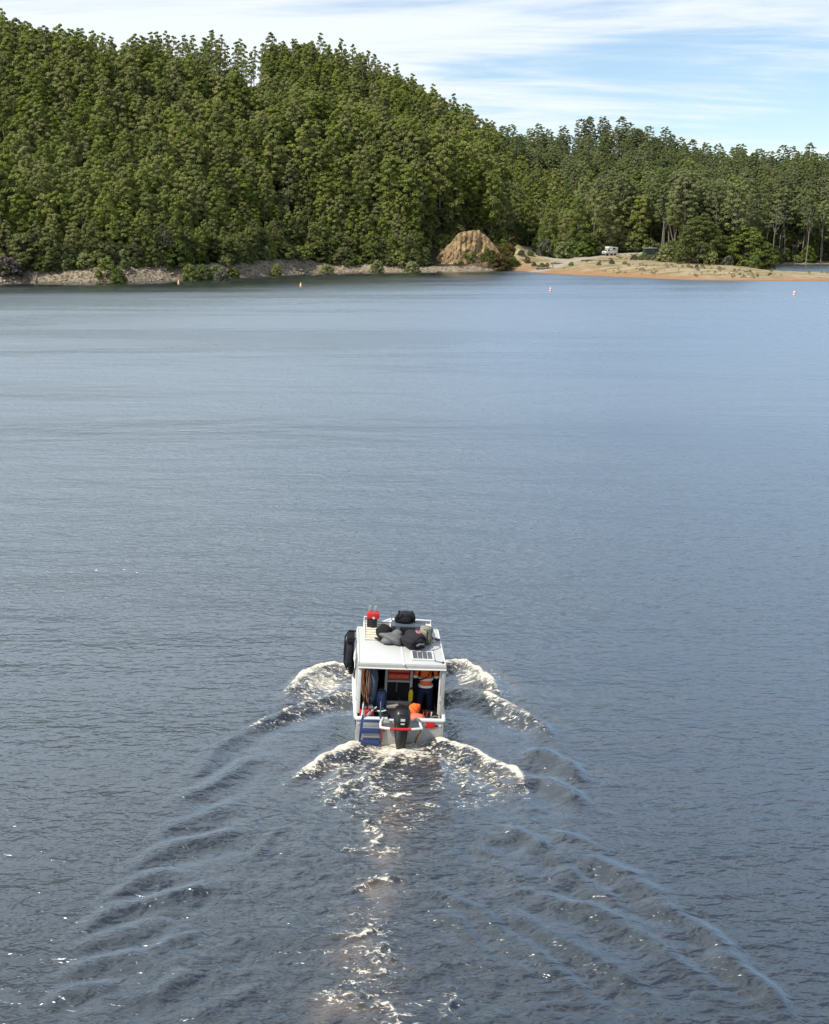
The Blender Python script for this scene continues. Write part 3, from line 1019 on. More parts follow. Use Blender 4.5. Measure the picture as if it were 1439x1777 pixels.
# the low dark bank that runs along the foot of the bluff
nu, nv = 90, 16
V = []
lineA = [ground(x, y)[:2] for x, y in [(742, 472.6), (780, 472.2), (815, 471.5), (845, 470.6), (868, 469.8), (884, 469.2)]]
tops = [(0, .6), (.25, 1.6), (.5, 2.6), (.72, 4.0), (.86, 5.2), (.95, 3.4), (1, .3)]
for j in range(nv):
    v = j / (nv - 1)
    for i in range(nu):
        u = i / (nu - 1)
        k = u * (len(lineA) - 1)
        i0 = min(int(k), len(lineA) - 2)
        q = lineA[i0] + (lineA[i0 + 1] - lineA[i0]) * (k - i0)
        hh = np.interp(u, [a for a, _ in tops], [b_ for _, b_ in tops])
        V.append((q[0], q[1] - 0.6 + 6.5 * v ** 0.9, -0.3 + hh * math.sin(min(v * 1.5, 1) * math.pi / 2) - 2.5 * max(0, v - 0.75)))
V = np.array(V)
kk = fbm(V[:, 0] * 0.7, V[:, 2] * 0.5, 4, 83) - 0.5
V[:, 1] += kk * 2.2
V[:, 2] += (fbm(V[:, 0] * 0.5, V[:, 1] * 0.5, 3, 85) - 0.5) * 0.9
m2, t, o = newmat('bank_earth')
b = nd(t, 'ShaderNodeBsdfPrincipled', Roughness=0.95)
b.inputs['Specular IOR Level'].default_value = 0.1
pos = nd(t, 'ShaderNodeNewGeometry').outputs['Position']
a1 = pnoise(t, pos, 1.0, 8, 0.7, (1.4, 1.4, 0.7))
t.links.new(tmix(t, tmap(t, a1, 0.35, 0.66), (0.06, 0.038, 0.026), (0.22, 0.155, 0.095)), b.inputs['Base Color'])
bp = nd(t, 'ShaderNodeBump', Strength=1.0, Distance=0.4)
t.links.new(a1, bp.inputs['Height'])
t.links.new(bp.outputs[0], b.inputs['Normal'])
t.links.new(b.outputs[0], o.inputs[0])
add('earth_bank', mesh_from('earth_bank', V, grid_faces(nu, nv), [m2], smooth=True), kind='structure')

# ------------------------------------------------------------------ trees


def leaf_cloud(centers, radii, n_per, leaf, up=0.5, squash=0.8, jitter=0.55, rg=None, lower=-0.35):
    """small leaf-spray quads on the rounded outsides of many clumps"""
    rg = rg or rng
    C_ = np.repeat(np.asarray(centers, float), n_per, axis=0)
    R_ = np.repeat(np.asarray(radii, float), n_per)
    n = len(C_)
    z = rg.uniform(lower, 1, n)
    a = rg.uniform(0, 2 * math.pi, n)
    r = np.sqrt(1 - z * z)
    d = np.stack([r * np.cos(a), r * np.sin(a), z], 1)
    rad = R_ * (0.62 + 0.42 * rg.random(n) ** 0.6)
    P = C_ + d * rad[:, None] * np.array([1, 1, squash])
    nn = d + np.array([0, 0, up]) + rg.normal(0, jitter, (n, 3))
    nn /= np.linalg.norm(nn, axis=1)[:, None]
    h = rg.normal(0, 1, (n, 3))
    u = np.cross(nn, h)
    u /= np.linalg.norm(u, axis=1)[:, None]
    v = np.cross(nn, u)
    s = leaf * rg.uniform(0.55, 1.25, n)
    a_, b_ = u * s[:, None] * 0.62, v * s[:, None] * 0.40
    Q = np.stack([P - a_, P + b_, P + a_, P - b_], 1).reshape(-1, 3)
    Fq = np.arange(4 * n).reshape(n, 4)
    clump_tone = np.repeat(rg.random(len(radii)), n_per)
    tone = np.clip(0.55 * clump_tone + 0.45 * rg.random(n), 0, 1)
    return Q, Fq, tone


def tubes_np(paths, n=6):
    """[(points, radii)] -> verts, quads"""
    V, Fc = [], []
    off = 0
    for pts, rs in paths:
        pts = np.asarray(pts, float)
        k = len(pts)
        tg = np.gradient(pts, axis=0)
        tg /= np.linalg.norm(tg, axis=1)[:, None] + 1e-9
        ref = np.tile([1.0, 0.13, 0.07], (k, 1))
        a = np.cross(tg, ref)
        a /= np.linalg.norm(a, axis=1)[:, None] + 1e-9
        b_ = np.cross(tg, a)
        for i in range(k):
            for j in range(n):
                th = 2 * math.pi * j / n
                V.append(pts[i] + (a[i] * math.cos(th) + b_[i] * math.sin(th)) * rs[i])
        for i in range(k - 1):
            for j in range(n):
                Fc.append((off + i * n + j, off + i * n + (j + 1) % n, off + (i + 1) * n + (j + 1) % n, off + (i + 1) * n + j))
        off += k * n
    return np.array(V), np.array(Fc)


class Proto:
    """one kind of tree: a trunk mesh, a crown mesh, and both joined for the far-off wood"""

    def __init__(self, name, trunk, crown, bark, leaf, H, R):
        tv, tf = trunk
        cv, cf, tone = crown
        self.H, self.R = H, R
        self.trunk = mesh_from(name + '_trunk', tv, tf, [bark], smooth=True)
        self.crown = mesh_from(name + '_crown', cv, cf, [leaf], attrs={'tone': ('FACE', tone)})
        self.joined = mesh_from(name + '_far', np.vstack([tv, cv]), np.vstack([tf, cf + len(tv)]), [bark, leaf],
                                midx=np.r_[np.zeros(len(tf)), np.ones(len(cf))], attrs={'tone': ('FACE', np.r_[np.zeros(len(tf)), tone])})


def gum(seed, H=17.0, R=2.9, base=0.22, n=46, cr=(0.70, 1.25), leaf=0.30, n_per=135, top_pow=0.50, bark=None, mleaf=None, lean=0.4, name='gum', limbs=6, squash=0.8, jitter=0.45, spire=True):
    rg = np.random.default_rng(seed)
    k = 7
    tz = np.linspace(0, H * 0.93, k)
    lx = np.cumsum(rg.normal(0, lean * 0.4, k))
    ly = np.cumsum(rg.normal(0, lean * 0.4, k))
    trunk = [np.stack([lx, ly, tz - 0.8 * (tz == 0)], 1)]
    rad = 0.20 * (H / 17) * (1 - np.linspace(0, 0.88, k))
    paths = [(trunk[0], rad)]
    C_, R_ = [], []
    for i in range(n):
        tt = base + (1 - base) * ((i + 0.5) / n) ** 0.9
        prof = min(1, ((tt - base) / 0.16) ** 0.6 + 0.25) * max(0.05, (1 - ((tt - base) / (1 - base)) ** 1.9)) ** top_pow
        ang = i * 2.39996 + rg.uniform(-0.5, 0.5)
        rr = R * prof * rg.uniform(0.5, 1.0)
        cz = H * tt + rg.uniform(-0.4, 0.4)
        c0 = np.array([np.interp(cz, tz, lx), np.interp(cz, tz, ly)])
        C_.append((c0[0] + rr * math.cos(ang), c0[1] + rr * math.sin(ang), cz))
        R_.append(rg.uniform(*cr) * (1.12 - 0.55 * max(0, tt - 0.55) / 0.45))
    if spire:
        C_.append((lx[-1], ly[-1], H * 0.97))
        R_.append(cr[0] * 0.75)
    for i in rg.permutation(n)[:limbs]:
        c = np.array(C_[i])
        z0 = max(H * base * 0.8, c[2] - 0.28 * H * rg.uniform(0.5, 1))
        s0 = np.array([np.interp(z0, tz, lx), np.interp(z0, tz, ly), z0])
        mid = s0 * 0.45 + c * 0.55 + np.array([0, 0, -0.3])
        paths.append(([s0, mid, c], [0.09 * H / 17, 0.06 * H / 17, 0.02]))
    return Proto(name, tubes_np(paths), leaf_cloud(C_, R_, n_per, leaf, rg=rg, squash=squash, jitter=jitter), bark or M_BARK, mleaf or M_LEAF, H, R)


def dome(seed, H, R, n, cr, leaf, n_per, bark, mleaf, name, low=0.05, squash=0.55, limbs=8, spread=1.0, jitter=0.55, trunk_r=0.25):
    rg = np.random.default_rng(seed)
    C_, R_ = [], []
    for i in range(n):
        u = (i + 0.5) / n
        z = low + (1 - low) * u
        a = i * 2.39996 + rg.uniform(-0.4, 0.4)
        rr = R * math.sqrt(max(0.02, 1 - u ** 2.1)) * rg.uniform(0.62, 1.0) * spread
        C_.append((rr * math.cos(a), rr * math.sin(a), H * (z * 0.9) + rg.uniform(-0.03, 0.03) * H))
        R_.append(rg.uniform(*cr))
    paths = [([(0, 0, -0.6), (rg.normal(0, .2), rg.normal(0, .2), H * 0.35), (rg.normal(0, .3), rg.normal(0, .3), H * 0.8)], [trunk_r, trunk_r * 0.7, trunk_r * 0.15])]
    for i in rg.permutation(n)[:limbs]:
        c = np.array(C_[i])
        z0 = max(0.05 * H, min(c[2] * 0.5, 0.5 * H))
        paths.append(([(0, 0, z0), (c[0] * 0.5, c[1] * 0.5, z0 * 0.5 + c[2] * 0.5), tuple(c)], [trunk_r * 0.55, trunk_r * 0.35, trunk_r * 0.1]))
    return Proto(name, tubes_np(paths), leaf_cloud(C_, R_, n_per, leaf, rg=rg, squash=squash, jitter=jitter), bark, mleaf, H, R)


HILL = [gum(100 + i, H=[15.5, 17, 14, 16.5, 14.5, 17.5][i], R=[3.1, 3.5, 3.8, 2.6, 3.6, 2.9][i], n=[44, 48, 50, 40, 48, 42][i], base=[.20, .24, .16, .26, .18, .28][i], jitter=0.38, spire=i % 2 == 0, top_pow=[.42, .40, .38, .42, .42, .45][i]) for i in range(6)]
VALLEY = [gum(200 + i, H=[27, 30, 25, 28][i], R=[5.2, 5.7, 5.4, 4.8][i], base=[.42, .47, .36, .50][i], n=[66, 72, 68, 60][i], cr=(0.75, 1.5), n_per=110, leaf=0.42, mleaf=M_LEAFV, name='valley_gum', limbs=10, lean=0.9, top_pow=0.36, squash=0.62, spire=False) for i in range(4)]
RIDGE = [gum(300 + i, H=[19, 21, 18][i], R=[2.3, 2.7, 2.0][i], base=[.36, .42, .40][i], n=[17, 19, 15][i], cr=(0.6, 1.15), n_per=62, leaf=0.48, name='ridge_gum', limbs=9, lean=0.7) for i in range(3)]
BUSH = [dome(400 + i, H=[4.4, 5.4, 3.4, 4.8][i], R=[2.6, 2.8, 2.4, 2.2][i], n=26, cr=(0.6, 1.05), leaf=0.42, n_per=80, bark=M_BARKD, mleaf=M_LEAFB, name='bush', squash=0.8, trunk_r=0.10) for i in range(4)]
BUSHD = [dome(420 + i, H=[7.5, 8.5][i], R=[3.6, 3.2][i], n=34, cr=(0.8, 1.35), leaf=0.46, n_per=85, bark=M_BARKD, mleaf=M_LEAFD, name='dark_bush', squash=0.75, trunk_r=0.14) for i in range(2)]
RUSTY = [dome(440, H=4.6, R=2.4, n=24, cr=(0.55, 0.95), leaf=0.40, n_per=75, bark=M_BARKD, mleaf=M_LEAFO, name='rusty_bush', squash=0.8, trunk_r=0.10)]
GREYB = [dome(450, H=3.8, R=2.4, n=24, cr=(0.5, 0.95), leaf=0.38, n_per=70, bark=M_BARKD, mleaf=M_LEAFG, name='grey_bush', squash=0.8, trunk_r=0.08)]
BIG = [dome(500 + i, H=[15.0, 13.0, 11.0][i], R=[7.4, 6.0, 5.4][i], n=[80, 64, 54][i], cr=(1.0, 1.9), leaf=0.50, n_per=110, bark=M_BARKD, mleaf=M_LEAFD, name='blackwood', squash=0.42, limbs=14, trunk_r=0.35) for i in range(3)]
GREYT = gum(600, H=13, R=3.2, base=.40, n=30, cr=(0.6, 1.1), n_per=38, leaf=0.40, mleaf=M_LEAFG, bark=M_BARK, name='grey_tree', limbs=18, top_pow=0.45, lean=0.5)

# where the trees stand: jittered rows over the land, none on the flat, the bluff or the washed bank
def scatter(x0, x1, y0, y1, step, rg):
    xs = np.arange(x0, x1, step)
    ys = np.arange(y0, y1, step)
    X, Y = np.meshgrid(xs, ys)
    X = X + (np.arange(len(ys)) % 2)[:, None] * step * 0.5
    P = np.stack([X.ravel(), Y.ravel()], 1) + rg.uniform(-0.38, 0.38, (X.size, 2)) * step
    return P


BLUFF_C = ground(815, 472)[:2] + np.array([0, 13.0])


def open_ground(P):
    d, ds, dl = land_dist(P)
    bad = inside(P, FLAT)
    cx_ = P[:, 0] / np.maximum(P[:, 1], 1) * 2058 + 719.5
    bad |= (cx_ > 730) & (cx_ < 890) & (ds < 20)                # the bluff stands here
    for r_ in ROADS:
        dd, _, _ = poly_dist(P, r_)
        bad |= dd < 4.5
    return ~bad, d, dl


TREES = []   # (x, y, z, proto list, index, scale, turn, zone)
rg = np.random.default_rng(11)
P = scatter(-190, 190, 268, 566, 4.15, rg)
ok, d, dl = open_ground(P)
colp = P[:, 0] / P[:, 1] * 2058 + 719.5
left = colp < 870
valley = (~left) & (P[:, 1] > 366)
edge_in = 5.0 + 3 * rg.random(len(P))
keep = ok & (d > edge_in) & (left | valley)
keep &= (colp > -140) & (colp < 1560)
thin = rg.random(len(P))
P, colp, d, dl, left, thin = P[keep], colp[keep], d[keep], dl[keep], left[keep], thin[keep]
Z = height(P)
for i in range(len(P)):
    x, y = P[i]
    c = colp[i]
    if left[i]:
        behind = y > 455
        ridge_gap = behind and c < 470
        if ridge_gap:
            if y < 486 or y > 509 or thin[i] < 0.40:
                continue
            TREES.append((x, y, Z[i], RIDGE, rg.integers(3), rg.uniform(0.82, 1.1), rg.uniform(0, 6.28), 'ridge'))
        elif behind and c > 520 and y > 512:
            TREES.append((x, y, Z[i], RIDGE if thin[i] < 0.4 else HILL, rg.integers(3), rg.uniform(0.8, 1.1), rg.uniform(0, 6.28), 'back'))
        else:
            if thin[i] < 0.04:
                continue
            small = 0.62 + 0.38 * float(sstep(8, 22, d[i]))
            TREES.append((x, y, Z[i], HILL, rg.integers(6), (0.68 + 0.62 * float(fbm(np.array([x * .045]), np.array([y * .045]), 3, 91)[0]) + rg.uniform(-.17, .17)) * small, rg.uniform(0, 6.28), 'back' if behind else 'spur'))
    else:
        if thin[i] < (0.50 if y < 500 else 0.28):
            continue
        front = y < 455
        if y < 500 and (c < 980 or (c < 1120 and thin[i] < 0.8)):
            TREES.append((x, y, Z[i], HILL, rg.integers(6), rg.uniform(0.8, 1.05) * (1.2 if c > 1000 else 1.0), rg.uniform(0, 6.28), 'valley'))
        else:
            TREES.append((x, y, Z[i], VALLEY, rg.integers(4), rg.uniform(0.72, 0.98) if front else rg.uniform(0.6, 0.85) if y < 500 else rg.uniform(0.5, 0.74), rg.uniform(0, 6.28), 'valley'))

# which of them show largest from the water: nearest first, each covering what stands behind
arr = np.array([[a[0], a[1], a[2]] for a in TREES])
order = np.argsort(arr[:, 1])
px0, py0, dep = project(arr)
seen = np.zeros((190, 480), bool)
gain = np.zeros(len(TREES))
for i in order:
    pr = TREES[i][3][TREES[i][4]]
    s = TREES[i][5] * F_PX / dep[i]
    cx0, w_ = px0[i], pr.R * s * 0.85
    top, bot = py0[i] - pr.H * s, py0[i] - pr.H * s * 0.28
    x0, x1 = int(max(0, (cx0 - w_) / 3)), int(min(480, (cx0 + w_) / 3 + 1))
    y0, y1 = int(max(0, top / 3)), int(min(189, bot / 3 + 1))
    if x1 <= x0 or y1 <= y0:
        continue
    sub = seen[y0:y1, x0:x1]
    gain[i] = (~sub).sum()
    sub[:] = True
single = set(np.argsort(-gain)[:285].tolist())

GROUPS = {'spur': 'eucalypts on the near left hillside', 'back': 'eucalypts on the hill behind the spur', 'ridge': 'thin eucalypts along the far left ridge', 'valley': 'eucalypts in the valley behind the flat'}
SPUR_OVER = [(60, 'above the dead brush'), (140, 'above the weathered stump'), (250, 'above the widest pale bank'), (345, 'above the leftmost buoy'), (450, 'between the two yellow buoys'), (570, 'above the second buoy'), (680, 'above the fallen grey trees'), (790, 'left of the tan bluff'), (2000, 'above the tan bluff')]
VALL_OVER = [(940, 'behind the sandy flat'), (1040, 'behind the green thicket'), (1110, 'behind the white van'), (1160, 'behind the green shed'), (1260, 'behind the big domed tree'), (1340, 'behind the dark tree clump'), (3000, 'behind the lagoon')]


def tree_label(i, dist):
    x, y, z, lst, k, s_, turn, zone = TREES[i]
    c = px0[i]
    tall = lst[k].H * s_
    if zone == 'valley':
        size = 'tall' if tall > 22 else 'mid-sized' if tall > 18 else 'short'
        row_ = 'front row' if y < 440 else 'second rank' if y < 480 else 'upper slope'
        return '%s grey green eucalyptus, %s, %s' % (size, row_, next(t_ for a, t_ in VALL_OVER if c < a))
    size = 'tall' if tall > 17.5 else 'mid-sized' if tall > 14.5 else 'short'
    wide = 'broad' if lst[k].R > 3.3 else 'narrow'
    if zone == 'ridge':
        return '%s thin open eucalyptus on the far left ridge skyline' % size
    if zone == 'back':
        return '%s %s dark olive eucalyptus on the hill behind the spur' % (size, wide)
    band = 'at the shore' if dist < 13 else 'low' if dist < 30 else 'halfway up' if dist < 62 else 'high up'
    return '%s %s olive eucalyptus, %s, %s' % (size, wide, band, next(t_ for a, t_ in SPUR_OVER if c < a))


def plant(pr, x, y, z, s, turn, name, label, cat, group=None, lean=0.0, leanto=0.0):
    Mx = Matrix.Translation((x, y, z - 0.15)) @ rotz(leanto) @ rotx(lean) @ rotz(turn) @ Matrix.Scale(s, 4)
    r = thing(name, label, cat, Mx, group)
    add('trunk', pr.trunk, r)
    add('crown', pr.crown, r)
    return r


shore_d = land_dist(arr[:, :2])[0]
far_pts, far_idx, far_s, far_r = [], [], [], []
ALLP = HILL + VALLEY + RIDGE
for i, (x, y, z, lst, k, s, turn, zone) in enumerate(TREES):
    if i in single:
        plant(lst[k], x, y, z, s, turn, 'eucalyptus_tree', tree_label(i, shore_d[i]), 'tree', GROUPS[zone])
    else:
        far_pts.append((x, y, z - 0.15))
        far_idx.append(ALLP.index(lst[k]))
        far_s.append(s)
        far_r.append(turn)


def stuff_instances(name, protos, pts, idx, scl, rot):
    """one object: points that carry a mesh picked from a list (countless far things)"""
    coll = bpy.data.collections.new(name + '_kinds')
    for i, p in enumerate(protos):
        po = bpy.data.objects.new('%s_kind_%02d' % (name, i), p.joined)
        coll.objects.link(po)
    me = bpy.data.meshes.new(name)
    me.vertices.add(len(pts))
    me.vertices.foreach_set('co', np.asarray(pts, np.float32).ravel())
    for k, typ, v in (('kind_index', 'INT', np.asarray(idx, np.int32)), ('size', 'FLOAT', np.asarray(scl, np.float32)), ('turn', 'FLOAT', np.asarray(rot, np.float32))):
        a = me.attributes.new(k, typ, 'POINT')
        a.data.foreach_set('value', v)
    ob = add(name, me, kind='stuff')
    g = bpy.data.node_groups.new(name + '_nodes', 'GeometryNodeTree')
    g.interface.new_socket('Geometry', in_out='INPUT', socket_type='NodeSocketGeometry')
    g.interface.new_socket('Geometry', in_out='OUTPUT', socket_type='NodeSocketGeometry')
    gi, go = g.nodes.new('NodeGroupInput'), g.nodes.new('NodeGroupOutput')
    ci = g.nodes.new('GeometryNodeCollectionInfo')
    ci.inputs['Collection'].default_value = coll
    ci.inputs['Separate Children'].default_value = True
    ci.inputs['Reset Children'].default_value = True
    ip = g.nodes.new('GeometryNodeInstanceOnPoints')
    ip.inputs['Pick Instance'].default_value = True

    def named(n, typ):
        a = g.nodes.new('GeometryNodeInputNamedAttribute')
        a.data_type = typ
        a.inputs['Name'].default_value = n
        return a.outputs['Attribute']
    cr = g.nodes.new('ShaderNodeCombineXYZ')
    g.links.new(named('turn', 'FLOAT'), cr.inputs[2])
    e2r = g.nodes.new('FunctionNodeEulerToRotation')
    g.links.new(cr.outputs[0], e2r.inputs[0])
    g.links.new(gi.outputs[0], ip.inputs['Points'])
    g.links.new(ci.outputs[0], ip.inputs['Instance'])
    g.links.new(named('kind_index', 'INT'), ip.inputs['Instance Index'])
    g.links.new(e2r.outputs[0], ip.inputs['Rotation'])
    g.links.new(named('size', 'FLOAT'), ip.inputs['Scale'])
    g.links.new(ip.outputs[0], go.inputs[0])
    md = ob.modifiers.new('scatter', 'NODES')
    md.node_group = g
    return ob


stuff_instances('forest', ALLP, far_pts, far_idx, far_s, far_r)

# understorey: low scrub below the gums and along the top of the bank
P = scatter(-190, 200, 268, 500, 4.6, rg)
ok, d, dl = open_ground(P)
colp = P[:, 0] / P[:, 1] * 2058 + 719.5
keep = ok & (d > 4.2 + 2.0 * rg.random(len(P))) & ((colp < 870) | (P[:, 1] > 366)) & (colp > -140) & (colp < 1560)
P, d = P[keep], d[keep]
Z = height(P)
UND = BUSH + BUSHD
S_ = rg.uniform(0.45, 0.95, len(P))
P2 = scatter(-190, 80, 268, 404, 2.5, rg)
d2, _, _ = land_dist(P2)
c2 = P2[:, 0] / P2[:, 1] * 2058 + 719.5
nearb = np.hypot(P2[:, 0] - BLUFF_C[0], (P2[:, 1] - BLUFF_C[1] - 4) * 0.7) < 26
k2 = ((d2 > 3.6 + 2.5 * rg.random(len(P2))) & (d2 < 13) & (c2 < 742) | nearb & (d2 > 8)) & (rg.random(len(P2)) < .85) & ~inside(P2, FLAT) & ~((c2 > 738) & (c2 < 890) & (d2 < 17)) & (c2 > -140)
P2 = P2[k2]
P = np.vstack([P, P2])
Z = np.r_[Z, height(P2)]
S_ = np.r_[S_, rg.uniform(0.45, 1.0, len(P2))]
stuff_instances('undergrowth', UND, np.column_stack([P, Z - 0.2]), rg.integers(0, len(UND), len(P)), S_, rg.uniform(0, 6.28, len(P)))


def on_land(px, py, y, sink=0.0):
    q = at_depth(px, py, y)
    return q[0], y, float(height(np.array([[q[0], y]]))[0]) - sink


def shrub(pr, px, y, s, name, label, cat='bush', group=None, py=450):
    x, y, z = on_land(px, py, y)
    r = thing(name, label, cat, Matrix.Translation((x, y, z - 0.1)) @ rotz(rg.uniform(0, 6.28)) @ Matrix.Scale(s, 4), group)
    add('stem', pr.trunk, r)
    add('foliage', pr.crown, r)
    return r


# bushes between the gravel flat and the valley trees
row = [(940, 405, 1.35), (958, 398, 1.1), (975, 396, 1.5), (992, 398, 1.2), (1010, 396, 1.1), (1028, 402, 1.25), (1050, 406, 1.3), (1070, 408, 1.35), (1090, 408, 1.3), (1108, 409, 1.2), (1126, 411, 1.3), (960, 412, 1.7), (985, 412, 1.8), (1012, 414, 1.6), (1040, 418, 1.8), (1075, 420, 1.9), (1105, 422, 1.8), (1135, 422, 1.6), (890, 422, 1.3), (905, 424, 1.2), (878, 420, 1.4), (925, 424, 1.3)]
for i, (px, y, s) in enumerate(row):
    shrub(BUSH[i % 4], px, y, s, 'bush', 'rounded green bush in the thicket along the back of the gravel flat', 'bush', 'bushes behind the gravel flat')
shrub(GREYB[0], 948, 397, 1.5, 'bush', 'pale grey green bush at the left end of the thicket behind the gravel flat')
shrub(BUSHD[0], 891, 380, 0.45, 'bush', 'small dark green bush alone on the sandy flat right of the tan bluff')
for px, y, s in [(866, 372, 1.2), (852, 374, 1.2), (876, 376, 1.0), (862, 384, 1.2), (872, 388, 1.3), (881, 392, 1.2), (887, 397, 1.1), (878, 383, 1.1)]:
    shrub(RUSTY[0], px, y, s, 'rusty_bush', 'rust tinged bush on the right shoulder of the tan bluff', 'bush', 'rust tinged bushes beside the bluff')
def bluff_front(px, v0):
    """a spot on the bluff's face"""
    sel = (np.abs(BV[:, 4] - v0) < 0.02)
    pxs, _, _ = project(BV[sel, :3])
    k = np.argmin(np.abs(pxs - px) + BV[sel, 1] * 0.02)
    return BV[sel, :3][k]


for i, (px, v0, s) in enumerate([(800, .12, .42), (815, .16, .48), (828, .12, .45), (838, .2, .5), (790, .10, .3), (846, .15, .5), (822, .30, .35), (845, .36, .45), (806, .26, .3)]):
    q = bluff_front(px, v0)
    pr = BUSH[i % 4]
    r = thing('bush', 'grey green shrub growing on the face of the tan bluff', 'bush', Matrix.Translation(q) @ rotz(i * 1.7) @ Matrix.Scale(s, 4), 'shrubs on the face of the bluff')
    add('stem', pr.trunk, r)
    add('foliage', pr.crown, r)

# the dark clump of broad trees by the lagoon
x, y, z = on_land(1211, 460, 362)
plant(BIG[0], x, y, z, 1.0, 0.4, 'blackwood_tree', 'broad domed dark green tree, the biggest of the clump beside the lagoon', 'tree')
x, y, z = on_land(1293, 460, 364)
plant(BIG[1], x, y, z, 1.05, 2.0, 'blackwood_tree', 'dark green spreading tree next to the lagoon tip, right of the biggest dome', 'tree')
x, y, z = on_land(1262, 455, 372)
plant(BIG[2], x, y, z, 1.3, 1.0, 'blackwood_tree', 'dark tree filling the gap between the big dome and the lagoon tree', 'tree')
x, y, z = on_land(1322, 458, 364)
plant(BIG[2], x, y, z, .85, 4.0, 'blackwood_tree', 'smaller dark tree at the right edge of the clump beside the lagoon', 'tree')
x, y, z = on_land(1165, 458, 376)
plant(BIG[2], x, y, z, .62, 5.0, 'blackwood_tree', 'low dark tree at the left edge of the clump, beside the green shed', 'tree')
shrub(BUSH[1], 1155, 366, 1.0, 'bush', 'green bush spilling from the left foot of the dark tree clump')
shrub(BUSHD[1], 1183, 356, .7, 'bush', 'brownish dark bush below the left side of the big domed tree')
shrub(GREYB[0], 1263, 354, .8, 'bush', 'pale grey bush on the sand between the dark trees')
shrub(GREYB[0], 1141, 378, .6, 'bush', 'low grey bush in front of the dark green shed')
shrub(BUSH[2], 1118, 385, .55, 'bush', 'low sprawling bush left of the dark green shed')
shrub(BUSH[3], 1235, 356, .9, 'bush', 'green bush at the right foot of the big domed tree')
shrub(BUSH[0], 1310, 354, .9, 'bush', 'green bush at the foot of the tree next to the lagoon tip')

# pale leaning and bare trunks in the valley edge
TALL = [gum(700 + i, H=30, R=[3.6, 3.0, 3.2][i], base=.62, n=16, cr=(0.9, 1.6), n_per=80, leaf=0.6, mleaf=M_LEAFV, name='tall_gum', limbs=12, lean=0.5, squash=0.6) for i in range(3)]
for (px, y, s, k, ln, to, lab) in [
        (1176, 396, .80, 0, .30, -1.57, 'tall eucalyptus whose pale bare trunk leans sharply left above the dark tree clump'),
        (1160, 398, .86, 1, .0, 0, 'tall straight eucalyptus with long pale bare trunk beside the leaning one'),
        (1146, 396, .78, 2, .02, 0, 'pale trunked eucalyptus at the left of the leaning one'),
        (1188, 402, .80, 1, .03, 1.57, 'pale trunked eucalyptus right of the leaning one'),
        (1340, 428, .76, 0, .04, 1.0, 'grey trunked eucalyptus standing over the left tip of the lagoon'),
        (1398, 432, .86, 2, .0, 0, 'eucalyptus with one long bare pale trunk behind the middle of the lagoon'),
        (1425, 436, .84, 1, .02, 0, 'bare trunked eucalyptus behind the lagoon at the frame edge')]:
    x, y, z = on_land(px, 440, y)
    plant(TALL[k], x, y, z, s, k * 2.0, 'eucalyptus_tree', lab, 'tree', None, ln, to)
# the pair that stands clear of the saddle
for px, y, s, lab in [(915, 548, .95, 'taller of the two lone thin trees standing against the sky in the saddle'), (936, 552, .75, 'shorter of the two lone thin trees standing against the sky in the saddle')]:
    x, y, z = on_land(px, 280, y)
    plant(RIDGE[1], x, y, z, s, 1.0, 'eucalyptus_tree', lab, 'tree')

# left shore: grey tree, shrubs hanging over the bank
x, y, z = on_land(290, 470, 297)
plant(GREYT, x, y, z, .80, 0, 'grey_tree', 'thin grey leaved tree with bare stems at the edge of the left rocky bank', 'tree')
x, y, z = on_land(50, 470, 284)
plant(BIG[2], x, y, z, .80, 2, 'blackwood_tree', 'leaning olive tree above the driftwood stump at the far left shore', 'tree', None, .12, -1.2)
for px, y, s, k in [(185, 282, .9, 1), (205, 280, .8, 3), (150, 285, .8, 0), (112, 285, .7, 2), (330, 293, .9, 3), (352, 297, .8, 1), (376, 301, .9, 0), (405, 311, .7, 2), (480, 327, .7, 3), (568, 344, .8, 0), (655, 349, .9, 3), (715, 351, .9, 0)]:
    shrub(BUSH[k], px, y, s, 'bush', 'green shrub hanging over the top of the pale rocky bank', 'bush', 'shrubs along the left bank', py=470)
for px, y, s in [(385, 296, .9), (30, 279, .8)]:
    shrub(GREYB[0], px, y, s, 'bush', 'dull grey shrub at the top of the left bank', 'bush', 'grey shrubs along the left bank', py=470)
TWIGB = dome(460, H=5.0, R=3.4, n=30, cr=(0.6, 1.0), leaf=0.35, n_per=60, bark=M_BARKD, mleaf=M_TWIG, name='dead_brush', squash=0.7, limbs=16, jitter=1.0, trunk_r=0.08)
shrub(TWIGB, 12, 278, 1.0, 'dead_brush', 'purplish grey dead brush on the bank at the far left edge', 'dead bush', py=470)
for px, y, s in [(596, 334, .55), (625, 337, .6), (570, 334, .5), (762, 346, .5)]:
    shrub(TWIGB, px, y, s, 'dead_brush', 'brown tangle of dead branches at the foot of the shaded bank', 'dead bush', 'dead brush along the shaded bank', py=470)

